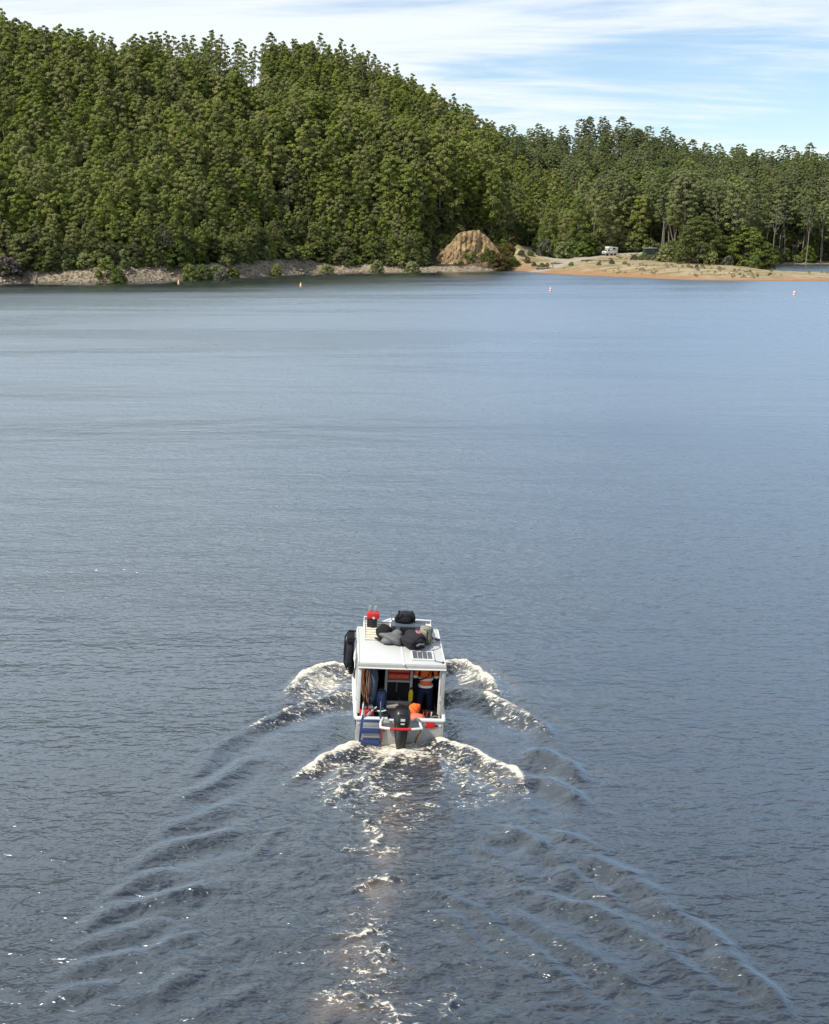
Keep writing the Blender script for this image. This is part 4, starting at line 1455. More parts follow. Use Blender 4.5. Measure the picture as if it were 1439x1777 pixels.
# driftwood on the bank and the flat
def log(px, y, ln, r, turn, label, tilt=0.0, lift=0.1, group=None, branches=0, seed=0):
    rr = random.Random(seed)
    x, y, z = on_land(px, 465, y)
    b_ = MB()
    pts = [(-ln / 2 + ln * k / 5, rr.uniform(-.12, .12) * ln * .3, rr.uniform(-.05, .08) * ln * .3) for k in range(6)]
    b_.tube(pts, [r, r * 1.05, r * .95, r * .8, r * .6, r * .3], 8)
    for k in range(branches):
        q = Vector(pts[rr.randint(1, 4)])
        e = q + Vector((rr.uniform(-.2, .5) * ln * .5, rr.uniform(-.4, .4) * ln * .6, rr.uniform(.1, .5) * ln * .5))
        b_.tube([q, (q + e) / 2 + Vector((0, 0, .1)), e], [r * .5, r * .35, r * .1], 6)
    me = b_.mesh('driftwood_log', M_DRIFT, True)
    Mx = Matrix.Translation((x, y, z + lift)) @ rotz(turn) @ roty(tilt)
    return thing('driftwood_log', label, 'log', Mx, group, me)


log(62, 277.5, 3.2, .35, 1.2, 'upright weathered stump with roots at the water line, far left', -1.25, 1.2, None, 5, 1)
for i, (px, y, ln, tn, tl, br) in enumerate([(575, 333, 9, .5, -.25, 4), (600, 334, 8, 2.4, -.3, 5), (618, 334, 7, .3, -.35, 4), (560, 333, 6, -.4, -.15, 2), (640, 335, 6, 2.8, -.2, 3), (655, 335, 5, 0.2, -.2, 3), (540, 332, 7, -.5, -.2, 2)]):
    log(px, y, ln, .22, tn, 'fallen grey tree with bare branches tangled on the shaded bank', tl, .9, 'fallen trees on the shaded bank', br, 10 + i)
for i, (px, y, ln, tn) in enumerate([(340, 289.5, 5, -.6), (352, 291, 4, -.5), (375, 294, 4, .4), (105, 275.5, 4, -.7), (120, 276, 3, .3), (420, 302, 5, -.4)]):
    log(px, y, ln, .18, tn, 'bare driftwood log lying on the pale rocky bank', -.15, .35, 'driftwood on the left bank', 1, 30 + i)
log(955, 366, 9, .32, .05, 'long dark driftwood log lying across the sandy flat', 0, .15, None, 3, 40)
log(972, 376, 6, .28, -.1, 'dark log behind the longest log on the sandy flat', 0, .15, None, 1, 41)
log(1024, 376, 6, .26, .02, 'straight thin log on the sand below the white camper van', 0, .15, None, 0, 42)
log(912, 356, 2.2, .32, .1, 'short dark log at the water edge beside the boat ramp', 0, .15, None, 0, 43)
log(1052, 368, 2.4, .22, .1, 'short log on the sand right of the thin log', 0, .12, None, 0, 44)
log(1178, 318, 1.6, .12, 1.4, 'thin dark stick standing up from the sandy spit', -1.2, .6, None, 0, 45)
shrub(BUSH[2], 992, 364, .35, 'bush', 'small scrubby bush growing at the log on the sandy flat')
for i, (px, y, s) in enumerate([(898, 382, .4), (915, 384, .45), (927, 380, .4), (941, 376, .4), (950, 374, .3), (905, 388, .5), (920, 390, .5), (935, 370, .3)]):
    shrub([BUSH[2], RUSTY[0], GREYB[0]][i % 3], px, y, s, 'low_bush', 'low scrubby tuft on the sandy flat beside the bluff', 'bush', 'scrub tufts on the flat')
for i, (px, y, s) in enumerate([(1040, 352, .3), (1062, 352, .35), (1085, 350, .3), (1100, 374, .5), (1112, 376, .45), (1128, 372, .5), (1145, 366, .5), (1210, 330, .25)]):
    shrub([BUSH[2], GREYB[0]][i % 2], px, y, s, 'low_bush', 'low scrubby tuft on the sand below the dark green shed', 'bush', 'scrub tufts on the sand')

# dry grass and small weeds over the flat: nobody could count them
TUFT = [dome(470 + i, H=2.0, R=1.5, n=7, cr=(0.4, 0.7), leaf=0.5, n_per=14, bark=M_BARKD, mleaf=[M_LEAFB, M_LEAFO, M_LEAFG][i], name='tuft', squash=0.6, limbs=2, jitter=1.0, trunk_r=0.05) for i in range(3)]
P = scatter(18, 150, 300, 415, 1.5, rg)
dg, _, _ = land_dist(P)
ng = fbm(P[:, 0] * .10, P[:, 1] * .06, 3, 151)
rd = np.full(len(P), 1e9)
for r_ in ROADS:
    rd = np.minimum(rd, poly_dist(P, r_)[0])
k = inside(P, FLAT) & (dg > 7) & (rd > 4) & (rg.random(len(P)) < np.clip((ng - .48) * 3, 0.01, .35))
P = P[k]
stuff_instances('grass', TUFT, np.column_stack([P, height(P) - .05]), rg.integers(0, 3, len(P)), 0.08 + 0.34 * rg.random(len(P)) ** 2.2, rg.uniform(0, 6.28, len(P)))

# broken rock along the washed bank: one mass
RV, RF = [], []
base_v = np.array([(1, 1, 1), (-1, -1, 1), (-1, 1, -1), (1, -1, -1), (1.1, -.9, .4), (-1.1, .9, .3), (0, 0, -1.2), (.2, .1, 1.3)]) * 0.6
bm = bmesh.new()
bmesh.ops.create_icosphere(bm, subdivisions=1, radius=1)
IV = np.array([v.co[:] for v in bm.verts])
IF = np.array([[v.index for v in f_.verts] for f_ in bm.faces])
bm.free()
off = 0
P = scatter(-130, 75, 266, 352, 1.15, rg)
d, ds, dl = land_dist(P)
cc = P[:, 0] / P[:, 1] * 2058 + 719.5
k = (ds > 0.05) & (ds < 5.5) & (cc < 800) & (rg.random(len(P)) < 0.35 + 0.5 * (fbm(P[:, 0] * .12, P[:, 1] * .05, 3, 95) > .52))
P = P[k]
Z = height(P)
for q, z in zip(P, Z):
    s = rg.uniform(0.12, 0.42) * np.array([rg.uniform(.8, 1.6), rg.uniform(.8, 1.3), rg.uniform(.5, .9)]) * (2.0 if rg.random() < .06 else 1)
    a = rg.uniform(0, 6.28)
    v = IV * (1 + rg.normal(0, .16, (len(IV), 1))) * s
    v = np.stack([v[:, 0] * math.cos(a) - v[:, 1] * math.sin(a), v[:, 0] * math.sin(a) + v[:, 1] * math.cos(a), v[:, 2]], 1) + [q[0], q[1], z + .05]
    RV.append(v)
    RF.append(IF + off)
    off += len(IV)
m, t, o = newmat('bank_rock')
b = nd(t, 'ShaderNodeBsdfPrincipled', Roughness=0.9)
pos = nd(t, 'ShaderNodeNewGeometry').outputs['Position']
t.links.new(tmix(t, tmap(t, pnoise(t, pos, 0.9, 5, .6), .35, .65), (0.12, 0.095, 0.07), (0.42, 0.36, 0.27)), b.inputs['Base Color'])
t.links.new(b.outputs[0], o.inputs[0])
add('rubble', mesh_from('rubble', np.vstack(RV), np.vstack(RF), [m]), kind='stuff')

# ------------------------------------------------------------------ materials of made things
WHITE = mat('white_paint', (0.66, 0.67, 0.655), 0.42, var=0.05, scale=3, dirt=(0.45, 0.43, 0.38), dirt_amt=0.35)
ROOFW = mat('roof_paint', (0.50, 0.51, 0.495), 0.5, var=0.05, scale=2.2, dirt=(0.55, 0.52, 0.45), dirt_amt=0.30)
ALU = mat('weathered_aluminium', (0.38, 0.375, 0.35), 0.45, 0.25, var=0.14, scale=5, dirt=(0.22, 0.20, 0.16), dirt_amt=0.5)
GREYP = mat('grey_paint', (0.30, 0.31, 0.31), 0.5, var=0.10, dirt=(0.16, 0.15, 0.13))
CREAM = mat('cream_board', (0.66, 0.61, 0.47), 0.7, var=0.12, scale=9, dirt=(0.38, 0.31, 0.2), dirt_amt=0.6)
BLACK = mat('black_plastic', (0.012, 0.012, 0.013), 0.38, var=0.2)
DARKIN = mat('cabin_shade', (0.018, 0.017, 0.016), 0.8, var=0.2)  # near-black colour stands in for the shade inside the cabin
BLACKF = mat('black_canvas', (0.014, 0.014, 0.016), 0.85, var=0.35, scale=14, bump=0.5, bscale=40, spec=0.15)
CHAR = mat('charcoal_nylon', (0.022, 0.022, 0.027), 0.7, var=0.35, scale=10, bump=0.6, bscale=18, spec=0.15)
GREYF = mat('grey_drybag', (0.13, 0.135, 0.13), 0.55, var=0.25, scale=6, bump=0.8, bscale=12, spec=0.15)
KHAKI = mat('khaki_canvas', (0.22, 0.215, 0.17), 0.85, var=0.2, scale=9, bump=0.5, bscale=20, spec=0.15)
CASEL = mat('grey_blue_lid', (0.075, 0.092, 0.115), 0.45, var=0.15)
RED = mat('red_plastic', (0.46, 0.020, 0.022), 0.42, var=0.12)
REDL = mat('red_reflector', (0.62, 0.012, 0.010), 0.3, var=0.06)
PINK = mat('faded_pink_print', (0.36, 0.12, 0.14), 0.8, var=0.3, scale=20)
ORANGE = mat('hi_vis_orange', (0.85, 0.15, 0.018), 0.75, var=0.10, scale=12, bump=0.4, bscale=16)
ORANGEC = mat('orange_case_plastic', (0.52, 0.075, 0.020), 0.5, var=0.12)
CORAL = mat('coral_bag', (0.85, 0.17, 0.09), 0.7, var=0.12, scale=10, bump=0.5, bscale=20)
SILVER = mat('reflective_tape', (0.78, 0.72, 0.70), 0.45, var=0.06)
NAVY = mat('navy_cloth', (0.016, 0.022, 0.055), 0.85, var=0.3, scale=12, bump=0.5, bscale=20, spec=0.15)
SLATE = mat('slate_blue_cloth', (0.085, 0.115, 0.16), 0.8, var=0.2, scale=8, bump=0.5, bscale=15, spec=0.15)
BLUE = mat('blue_plastic', (0.028, 0.055, 0.15), 0.45, var=0.12)
BLUEM = mat('blue_ladder_paint', (0.022, 0.045, 0.15), 0.4, var=0.1)
YELLOW = mat('yellow_plastic', (0.60, 0.46, 0.03), 0.5, var=0.1)
HOSE1 = mat('rust_brown_hose', (0.22, 0.085, 0.035), 0.7, var=0.25)
HOSE2 = mat('tan_rope', (0.30, 0.19, 0.10), 0.85, var=0.25)
ROPEG = mat('grey_green_rope', (0.20, 0.21, 0.16), 0.9, var=0.25)
GREEN = mat('dark_green_cloth', (0.02, 0.07, 0.04), 0.85, var=0.2)
SKIN = mat('skin', (0.50, 0.30, 0.21), 0.55, var=0.06)
HAIR = mat('dark_hair', (0.03, 0.022, 0.016), 0.7, var=0.2)
RUB = mat('rubber', (0.02, 0.02, 0.02), 0.75, var=0.2)
GLASSD = mat('tinted_glass', (0.02, 0.024, 0.028), 0.08, var=0.05)
CELL = mat('solar_cell', (0.11, 0.12, 0.13), 0.25, var=0.1)  # grey base colour stands in for sky reflected in the cells
SHEDG = mat('dark_green_steel', (0.025, 0.045, 0.035), 0.6, var=0.15)
BUOYY = mat('buoy_yellow', (0.85, 0.62, 0.22), 0.5, var=0.05)
BUOYO = mat('buoy_orange', (0.80, 0.20, 0.04), 0.5, var=0.05)
BUOYW = mat('buoy_white', (0.80, 0.76, 0.66), 0.5, var=0.05)


def part(mb, name, m_, parent, smooth=35, **k):
    return mb.obj(name, m_, parent, smooth, **k)


# ------------------------------------------------------------------ the work boat
boat = thing('work_boat', 'small white aluminium work boat with a cabin heading away and throwing a foaming wake', 'boat', BOAT)
ST = [0.03, 0.8, 1.6, 2.4, 3.2, 4.0, 4.7, 5.3, 5.65]
HB = [1.045, 1.065, 1.085, 1.09, 1.06, 0.95, 0.72, 0.38, 0.06]
GW = [0.60, 0.63, 0.70, 0.80, 0.90, 0.98, 1.04, 1.08, 1.10]
CB = [0.975, 0.98, 0.98, 0.97, 0.90, 0.74, 0.48, 0.20, 0.02]
CW = [-0.08, -0.08, -0.07, -0.05, 0.00, 0.10, 0.28, 0.55, 0.95]
KW = [-0.28, -0.29, -0.30, -0.30, -0.27, -0.18, 0.02, 0.38, 0.90]
rings = []
for v, hb_, gw, cb, cw, kw in zip(ST, HB, GW, CB, CW, KW):
    i_ = 0.05
    rings.append([(-hb_, v, gw), (-(hb_ * .45 + cb * .55), v, gw * .35 + cw * .65 + .03), (-cb, v, cw), (0, v, kw), (cb, v, cw), (hb_ * .45 + cb * .55, v, gw * .35 + cw * .65 + .03), (hb_, v, gw),
                  (max(hb_ - i_, .005), v, gw), (max(cb - i_, .004), v, cw + .1), (0, v, kw + .08), (-max(cb - i_, .004), v, cw + .1), (-max(hb_ - i_, .005), v, gw)])
part(MB().loft(rings, cap=False), 'hull', WHITE, boat, 30)
part(MB().box((0, 0.0, 0.245), (2.03, 0.07, 0.69), bev=.012), 'transom', ALU, boat)
for s in (-1, 1):
    g_ = MB()
    pts = [(s * (h - .025), v, w) for v, h, w in zip(ST, HB, GW)]
    g_.tube(pts, 0.045, 8)
    part(g_, 'gunwale', WHITE, boat)
cap = MB()
cap.box((-0.66, 0.0, 0.615), (0.74, 0.12, 0.05), bev=.012).box((0.68, 0.0, 0.615), (0.70, 0.12, 0.05), bev=.012).box((0.03, 0.02, 0.575), (0.62, 0.09, 0.04), bev=.01)
part(cap, 'transom_capping', WHITE, boat)
part(MB().box((0, 2.0, 0.115), (1.88, 3.9, 0.03)), 'deck', GREYP, boat)
part(MB().loft([[(-h * .96, v, w + .0), (h * .96, v, w + .0), (h * .96, v, w - .04), (-h * .96, v, w - .04)] for v, h, w in zip(ST[4:], HB[4:], GW[4:])]), 'foredeck', WHITE, boat)
# cabin
roof = part(MB().box((0.0, 1.56, 1.835), (2.04, 2.52, 0.05), bev=.018), 'cabin_roof', ROOFW, boat)
part(MB().loft([[(-1.02, .30, 1.85), (1.02, .30, 1.85), (1.02, .30, 1.815), (-1.02, .30, 1.815)], [(-1.02, .265, 1.83), (1.02, .265, 1.83), (1.02, .28, 1.80), (-1.02, .28, 1.80)],
                [(-1.02, .25, 1.755), (1.02, .25, 1.755), (1.02, .27, 1.755), (-1.02, .27, 1.755)]]), 'fascia', ALU, roof)  # grey colour carries the shade on this rear-facing strip
part(MB().tube([(-1.02, .25, 1.752), (-.3, .247, 1.746), (.4, .247, 1.748), (1.02, .25, 1.752)], .018, 8), 'edge_trim', WHITE, roof)
part(MB().box((0.03, 1.05, 1.865), (0.035, 1.70, 0.012)), 'seam_strip', WHITE, roof)
part(MB().tube([(-1.0, .3, 1.865), (-1.005, 2.7, 1.865)], .014, 6).tube([(1.0, .3, 1.865), (1.005, 2.7, 1.865)], .014, 6), 'gutter', WHITE, roof)
for s, m_ in ((-1, WHITE), (1, ALU)):
    part(MB().box((s * 0.975, 0.315, 1.17), (0.085, 0.09, 1.11), bev=.01), 'cabin_post', m_, boat)
part(MB().box((0.90, 0.36, 1.17), (0.035, 0.05, 1.11), bev=.008), 'cabin_post', WHITE, boat)
for s in (-1, 1):
    sd = MB()
    for (va, vb, wa, wb) in ((1.0, 2.78, .66, 1.10), (1.0, 2.78, 1.62, 1.81), (1.0, 1.12, 1.10, 1.62), (1.84, 1.94, 1.10, 1.62), (2.68, 2.78, 1.10, 1.62)):
        sd.box((s * 1.01, (va + vb) / 2, (wa + wb) / 2), (0.045, vb - va, wb - wa))
    w_ = part(sd, 'cabin_side', WHITE, boat)
    for a, b_ in ((1.12, 1.84), (1.94, 2.68)):
        part(MB().box((s * 1.01, (a + b_) / 2, 1.36), (0.012, b_ - a, 0.52)), 'window', GLASSD, w_)  # dark tint added to keep the cabin interior dark
fr = MB()
for (ua, ub, wa, wb) in ((-1.0, 1.0, .14, 1.16), (-1.0, 1.0, 1.66, 1.81), (-1.0, -.92, 1.16, 1.66), (.92, 1.0, 1.16, 1.66), (-.04, .04, 1.16, 1.66)):
    fr.box(((ua + ub) / 2, 2.80, (wa + wb) / 2), (ub - ua, 0.045, wb - wa))
w_ = part(fr, 'cabin_front', DARKIN, boat)  # coloured near-black for the shade inside the cabin
for a, b_ in ((-.92, -.04), (.04, .92)):
    part(MB().box(((a + b_) / 2, 2.80, 1.41), (b_ - a, 0.012, 0.50)), 'windscreen', GLASSD, w_)  # dark glass added to keep daylight out of the cabin
part(MB().box((0, 1.55, 1.80), (1.94, 2.5, 0.014)), 'ceiling_shade', DARKIN, boat)  # dark sheet under the roof, the cabin's shade put into its colour
for s in (-1, 1):
    part(MB().box((s * .972, 1.9, 1.0), (0.02, 1.74, 1.55)), 'side_shade', DARKIN, boat)  # dark sheets inside the walls, coloured as the cabin's shade
# rear bulkhead with its shelf frame
for u in (-.315, .285):
    part(MB().box((u, 1.05, .97), (0.062, 0.06, 1.64), bev=.006), 'frame_post', GREYP, boat)
for w in (1.135, .60):
    part(MB().box((-.015, 1.05, w), (0.538, 0.055, 0.045), bev=.006), 'frame_rail', GREYP, boat)
part(MB().box((-.015, 1.30, 1.145), (0.54, 0.42, 0.022)), 'shelf', GREYP, boat)
part(MB().box((-.015, 1.55, .97), (0.60, 0.03, 1.64)), 'cabinet_back', DARKIN, boat)  # near-black panel carries the shade of the open cabinet
part(MB().box((-.02, 1.06, .37), (0.52, 0.03, 0.40), bev=.01), 'lower_panel', GREYP, boat)
part(MB().box((-.10, .96, .53), (0.40, 0.14, 0.07), bev=.012), 'sill_tray', ALU, boat)
part(MB().tube([(-.03, 1.46, .70), (-.03, 1.46, .86), (-.01, 1.46, .98)], .012, 6), 'bottle_rail', ALU, boat)
# helm
h_ = part(MB().box((.60, 1.93, .62), (.62, .40, .95), bev=.03), 'helm_console', DARKIN, boat)
wh = MB()
wh.tube([(.62 + .17 * math.cos(a), 1.68 + .06 * math.sin(a), 1.10 + .16 * math.sin(a)) for a in np.linspace(0, 2 * math.pi, 17)], .014, 6, cap=False)
for a in (0.5, 2.6, 4.7):
    wh.tube([(.62, 1.71, 1.10), (.62 + .17 * math.cos(a), 1.68 + .06 * math.sin(a), 1.10 + .16 * math.sin(a))], .010, 6)
part(wh, 'steering_wheel', BLACK, h_)
# port side locker and starboard coaming
part(MB().box((-.76, .44, .35), (.36, .62, .43), bev=.015), 'side_locker', GREYP, boat)
part(MB().box((.955, .66, .58), (.025, .60, .86), bev=.006), 'coaming_panel', WHITE, boat)
part(MB().box((-.975, .66, .58), (.025, .60, .86), bev=.006), 'coaming_panel', WHITE, boat)
# outboard motor
om = part(MB().box((.02, -.06, .50), (.30, .16, .34), bev=.02).box((.02, -.14, .62), (.22, .12, .12), bev=.02), 'outboard_motor', BLACK, boat)
cw_ = []
for z_, sx, y0, y1 in ((.60, .155, -.52, -.10), (.70, .185, -.56, -.06), (.82, .195, -.56, -.05), (.93, .185, -.54, -.06), (1.00, .155, -.49, -.09), (1.035, .095, -.42, -.16)):
    yc, yr = (y0 + y1) / 2, (y1 - y0) / 2
    cw_.append([(.02 + sx * math.copysign(abs(math.cos(a)) ** .62, math.cos(a)), yc + yr * math.copysign(abs(math.sin(a)) ** .62, math.sin(a)), z_) for a in np.linspace(0, 2 * math.pi, 24, endpoint=False)])
cowl = part(MB().loft(cw_), 'cowling', BLACK, om, 50)
part(MB().box((.02, -.535, .965), (.17, .04, .022), rot=rotx(-.5), bev=.004), 'vent_slot', RUB, om)
part(MB().box((.025, -.570, .84), (.10, .012, .055), rot=rotx(.03)), 'decal', WHITE, om)
part(MB().box((.025, -.568, .745), (.085, .012, .028)), 'decal', WHITE, om)
lg = []
for z_, sx, y0, y1 in ((.62, .165, -.50, -.10), (.45, .155, -.49, -.12), (.20, .125, -.46, -.14), (-.05, .09, -.42, -.18), (-.40, .035, -.42, -.20)):
    yc, yr = (y0 + y1) / 2, (y1 - y0) / 2
    lg.append([(.02 + sx * math.cos(a), yc + yr * math.sin(a), z_) for a in np.linspace(0, 2 * math.pi, 16, endpoint=False)])
part(MB().loft(lg), 'leg', BLACK, om, 50)
part(MB().box((.02, -.40, -.02), (.26, .40, .02), bev=.006), 'cavitation_plate', BLACK, om)
pr_ = MB().tube([(.02, -.45, -.28), (.02, -.62, -.28)], .045, 10)
for k in range(3):
    pr_.box((.02, -.58, -.28), (.05, .02, .26), rot=roty(k * 2.094) @ Matrix.Translation((0, 0, .11)) @ rotz(.5))
part(pr_, 'propeller', BLACK, om)
# guard rail round the motor
gr = part(MB().tube([(-.40, -.03, .64), (-.46, -.32, .655), (-.47, -.60, .665), (-.26, -.66, .665)], .032, 8).tube([(.22, -.66, .665), (.46, -.60, .665), (.44, -.32, .655), (.36, -.03, .64)], .032, 8), 'motor_guard', WHITE, boat)
part(MB().tube([(-.26, -.66, .665), (-.02, -.67, .665), (.22, -.66, .665)], .033, 8), 'red_band', RED, gr)
part(MB().tube([(.44, -.58, .63), (.40, -.30, .34), (.37, -.04, .05)], .022, 8), 'rail_strut', HOSE1, gr)
part(MB().tube([(-.45, -.56, .63), (-.42, -.30, .34), (-.41, -.04, .08)], .018, 8), 'rail_strut', RED, gr)
part(MB().box((-.36, -.16, .63), (.22, .20, .03), bev=.008).box((.40, -.14, .62), (.16, .18, .03), bev=.008), 'swim_plate', ALU, gr)
# blue boarding ladder on the port quarter
ld = part(MB().tube([(-.86, -.02, .70), (-.885, -.085, .60), (-.905, -.10, .30), (-.915, -.10, .02)], .024, 8).tube([(-.46, -.02, .70), (-.44, -.085, .60), (-.435, -.10, .30), (-.43, -.10, .02)], .024, 8)
          .tube([(-.875, -.09, .585), (-.80, -.105, .61), (-.54, -.105, .61), (-.45, -.09, .585)], .022, 8), 'boarding_ladder', BLUEM, boat)
for z_ in (.36, .075):
    part(MB().box((-.67, -.115, z_), (.44, .06, .11), bev=.018), 'step', BLUEM, ld)
part(MB().box((-.67, -.092, .245), (.43, .02, .11)).box((-.67, -.092, .505), (.40, .02, .16), bev=.03), 'panel', GREYP, ld)
part(MB().tube([(-.86, -.02, .68), (-.87, .02, .84), (-.86, .10, .92), (-.85, .25, .90)], .015, 8), 'grab_handle', ALU, ld)
part(MB().tube([(-.46, -.02, .68), (-.465, .0, .90), (-.46, .08, .98), (-.45, .20, .95)], .015, 8), 'grab_handle', SLATE, ld)
part(MB().tube([(-.86, .03, .62), (-.86, .03, .80)], [.05, .03], 8), 'rail_socket', WHITE, boat)
# fittings on the transom
lt = part(MB().box((.70, -.045, .505), (.21, .02, .145), bev=.006), 'tail_light', REDL, boat)
part(MB().box((.835, -.045, .49), (.07, .02, .045), bev=.004), 'lamp_bracket', BLACK, lt)
part(MB().box((-.36, -.045, .38), (.05, .02, .13), bev=.004), 'reflector', REDL, boat)
part(MB().tube([(-.95, -.03, .50), (-.95, -.055, .50)], .022, 10).tube([(.93, -.03, .50), (.93, -.055, .50)], .022, 10), 'eye_bolt', WHITE, boat)
part(MB().tube([(.955 + .045 * math.cos(a), .20, .98 + .06 * math.sin(a)) for a in np.linspace(0, 6.28, 14)], .012, 6, cap=False), 'rope_cleat', ALU, boat)
# roof rack with boards
rk = part(MB().tube([(-.84, 1.80, 1.885), (-.84, 3.10, 1.90), (.84, 2.98, 1.90), (.84, 1.80, 1.885)], .022, 8).tube([(-.84, 3.10, 1.90), (-.84, 3.10, 2.02), (-.50, 3.08, 2.02)], .02, 8)
          .tube([(.84, 2.98, 1.90), (.84, 2.98, 2.02), (.45, 3.0, 2.02)], .02, 8), 'roof_rack', WHITE, boat)
for k in range(7):
    part(MB().box((-.02, 1.86 + k * .185, 1.882), (1.70, .115, .022), rot=rotz(-.01), bev=.004), 'slat', CREAM, rk)
# perforations along the roof's front corners (small raised grips)
bmx = MB()
for su in (-1, 1):
    for i in range(4):
        for j in range(7):
            if su > 0 or i < 2:
                bmx.box((su * (.93 - i * .09), 1.72 + j * .14, 1.863), (.030, .055, .006))
me_ = bmx.mesh('grip_dots', CREAM)
add('grip_dots', me_, boat, kind='stuff')
# solar panel
sp = part(MB().box((.245 + .25, 1.085, 1.885), (.53, .035, .03)).box((.495, .545, 1.885), (.53, .035, .03)).box((.248, .815, 1.885), (.035, .51, .03)).box((.742, .815, 1.885), (.035, .51, .03)).box((.495, .815, 1.876), (.46, .50, .008)), 'solar_panel', WHITE, boat)
for k in range(4):
    part(MB().box((.322 + k * .1155, .815, 1.884), (.100, .48, .006)), 'cell', CELL, sp)
part(MB().tube([(.74, .56, 1.875), (.80, .49, 1.870), (.88, .46, 1.872), (.95, .42, 1.875)], .010, 6).box((.95, .41, 1.88), (.05, .04, .03)), 'cable', BLACK, sp)


def on_boat(u, v, w, r=None):
    M_ = BOAT @ Matrix.Translation((u, v, w))
    return M_ @ r if r else M_


# ------------------------------------------------------------------ cargo on the roof (each lies there by itself)
t_ = thing('duffel_bag', 'black duffel bag with a faded pink print, nearest the solar panel on the boat roof', 'bag', on_boat(.30, 1.42, 1.885, rotz(.25)))
bd = part(MB().blob((0, 0, .15), (.25, .37, .18), .16, 3, 4, flat=-.75, power=.75), 'bag_body', CHAR, t_, 'all')
part(MB().blob((.13, .02, .315), (.085, .15, .05), .05, 5, 3, rot=roty(.35)), 'print_patch', PINK, t_, 'all')
part(MB().tube([(-.20, -.36, .12), (-.10, -.41, .27), (.05, -.36, .36), (.18, -.30, .30), (.26, -.30, .14)], .022, 6).tube([(.30, .25, .16), (.34, 0, .36), (.28, -.2, .42), (.22, -.36, .18)], .020, 6), 'carry_strap', BLACKF, t_)
part(MB().tube([(-.05, -.42, .16), (.03, -.43, .20), (.14, -.40, .18)], .028, 6), 'grip_patch', GREYF, t_)
t_ = thing('dry_bag', 'crumpled pale grey dry bag lying left of the black duffel on the boat roof', 'bag', on_boat(-.20, 1.62, 1.885, rotz(-.2)))
part(MB().blob((0, 0, .11), (.30, .23, .14), .24, 11, 4, flat=-.7), 'bag_body', GREYF, t_, 'all')
part(MB().blob((.10, .08, .20), (.14, .13, .10), .25, 12, 3), 'rolled_top', GREYF, t_, 'all')
part(MB().tube([(-.26, -.06, .08), (-.36, .05, .05), (-.44, .12, .03)], [.05, .03, .012], 8), 'tie_cord', CHAR, t_)
t_ = thing('canvas_bag', 'khaki canvas bag squeezed behind the right side of the black duffel', 'bag', on_boat(.62, 1.72, 1.885))
part(MB().blob((0, 0, .19), (.17, .26, .22), .16, 21, 3, flat=-.75, power=.8), 'bag_body', KHAKI, t_, 'all')
part(MB().tube([(-.16, -.12, .18), (-.06, -.18, .38), (.06, -.16, .36), (.16, -.08, .14)], .018, 6), 'carry_strap', BLACKF, t_)
t_ = thing('equipment_case', 'flat black equipment case with grey blue lid strapped across the boat roof', 'case', on_boat(.22, 2.16, 1.895, rotz(-.05)))
part(MB().box((0, 0, .13), (.86, .46, .26), bev=.03), 'case_body', BLACK, t_)
part(MB().box((0, .02, .285), (.84, .44, .05), bev=.02), 'case_lid', CASEL, t_)
for k in (-.25, .22):
    part(MB().box((k, -.24, .23), (.10, .03, .09), bev=.01), 'latch', CASEL, t_)
t_ = thing('backpack', 'bulky black backpack on top of the grey blue case lid on the boat roof', 'backpack', on_boat(.14, 2.30, 2.195))
part(MB().blob((0, 0, .11), (.25, .19, .13), .16, 31, 4, flat=-.75, power=.8), 'bag_body', BLACKF, t_, 'all')
part(MB().blob((.03, .02, .21), (.20, .14, .06), .2, 33, 3), 'top_flap', CHAR, t_, 'all')
part(MB().tube([(-.24, -.12, .05), (-.20, -.22, .20), (-.16, -.14, .34)], .022, 6).tube([(.22, -.12, .04), (.19, -.22, .20), (.15, -.14, .34)], .022, 6), 'shoulder_strap', BLACKF, t_)
t_ = thing('stuff_sack', 'small black sack lying left of the flat case on the boat roof', 'bag', on_boat(-.38, 2.02, 1.885))
part(MB().blob((0, 0, .14), (.21, .22, .16), .16, 41, 3, flat=-.7), 'bag_body', BLACKF, t_, 'all')
part(MB().tube([(-.16, -.14, .10), (-.05, -.20, .18), (.10, -.18, .14)], .018, 6), 'draw_cord', CHAR, t_)
t_ = thing('lashing_strap', 'loose black strap trailing from the cargo to the right edge of the boat roof', 'strap', on_boat(.76, 2.10, 1.905, rotz(-.95)), None,
           MB().box((0, 0, .005), (.62, .055, .012)).box((.30, 0, .012), (.10, .075, .03), bev=.008).mesh('lashing_strap', BLACKF))
t_ = thing('folded_pole', 'short white pole lying on the right of the boat roof beside the strap', 'pole', on_boat(.78, 1.95, 1.90, rotz(-.1)), None, MB().tube([(-.12, 0, .03), (.10, 0, .03), (.15, -.03, .03), (.16, -.08, .03)], .022, 8).mesh('folded_pole', WHITE, True))
t_ = thing('portable_pump', 'red and black portable engine with two grey uprights, front left on the boat roof', 'pump', on_boat(-.655, 2.80, 1.895))
part(MB().box((0, -.02, .10), (.25, .24, .20), bev=.02).box((.02, -.15, .05), (.08, .06, .16), bev=.015), 'base', BLACK, t_)
part(MB().box((.02, .02, .275), (.31, .26, .15), bev=.03), 'engine_cover', RED, t_)
part(MB().box((.035, -.115, .235), (.055, .012, .05), rot=roty(.785)), 'badge', WHITE, t_)
for k in (-.06, .08):
    part(MB().box((k, .06, .42), (.075, .05, .16), bev=.012), 'upright', GREYP, t_)
t_ = thing('deck_fender', 'bulky black padded bundle slung on the left outside of the boat cabin', 'fender', on_boat(-1.20, 2.05, 1.56))
part(MB().blob((0, 0, -.10), (.11, .40, .34), .05, 51, 4, power=.62), 'padding', CHAR, t_, 'all')
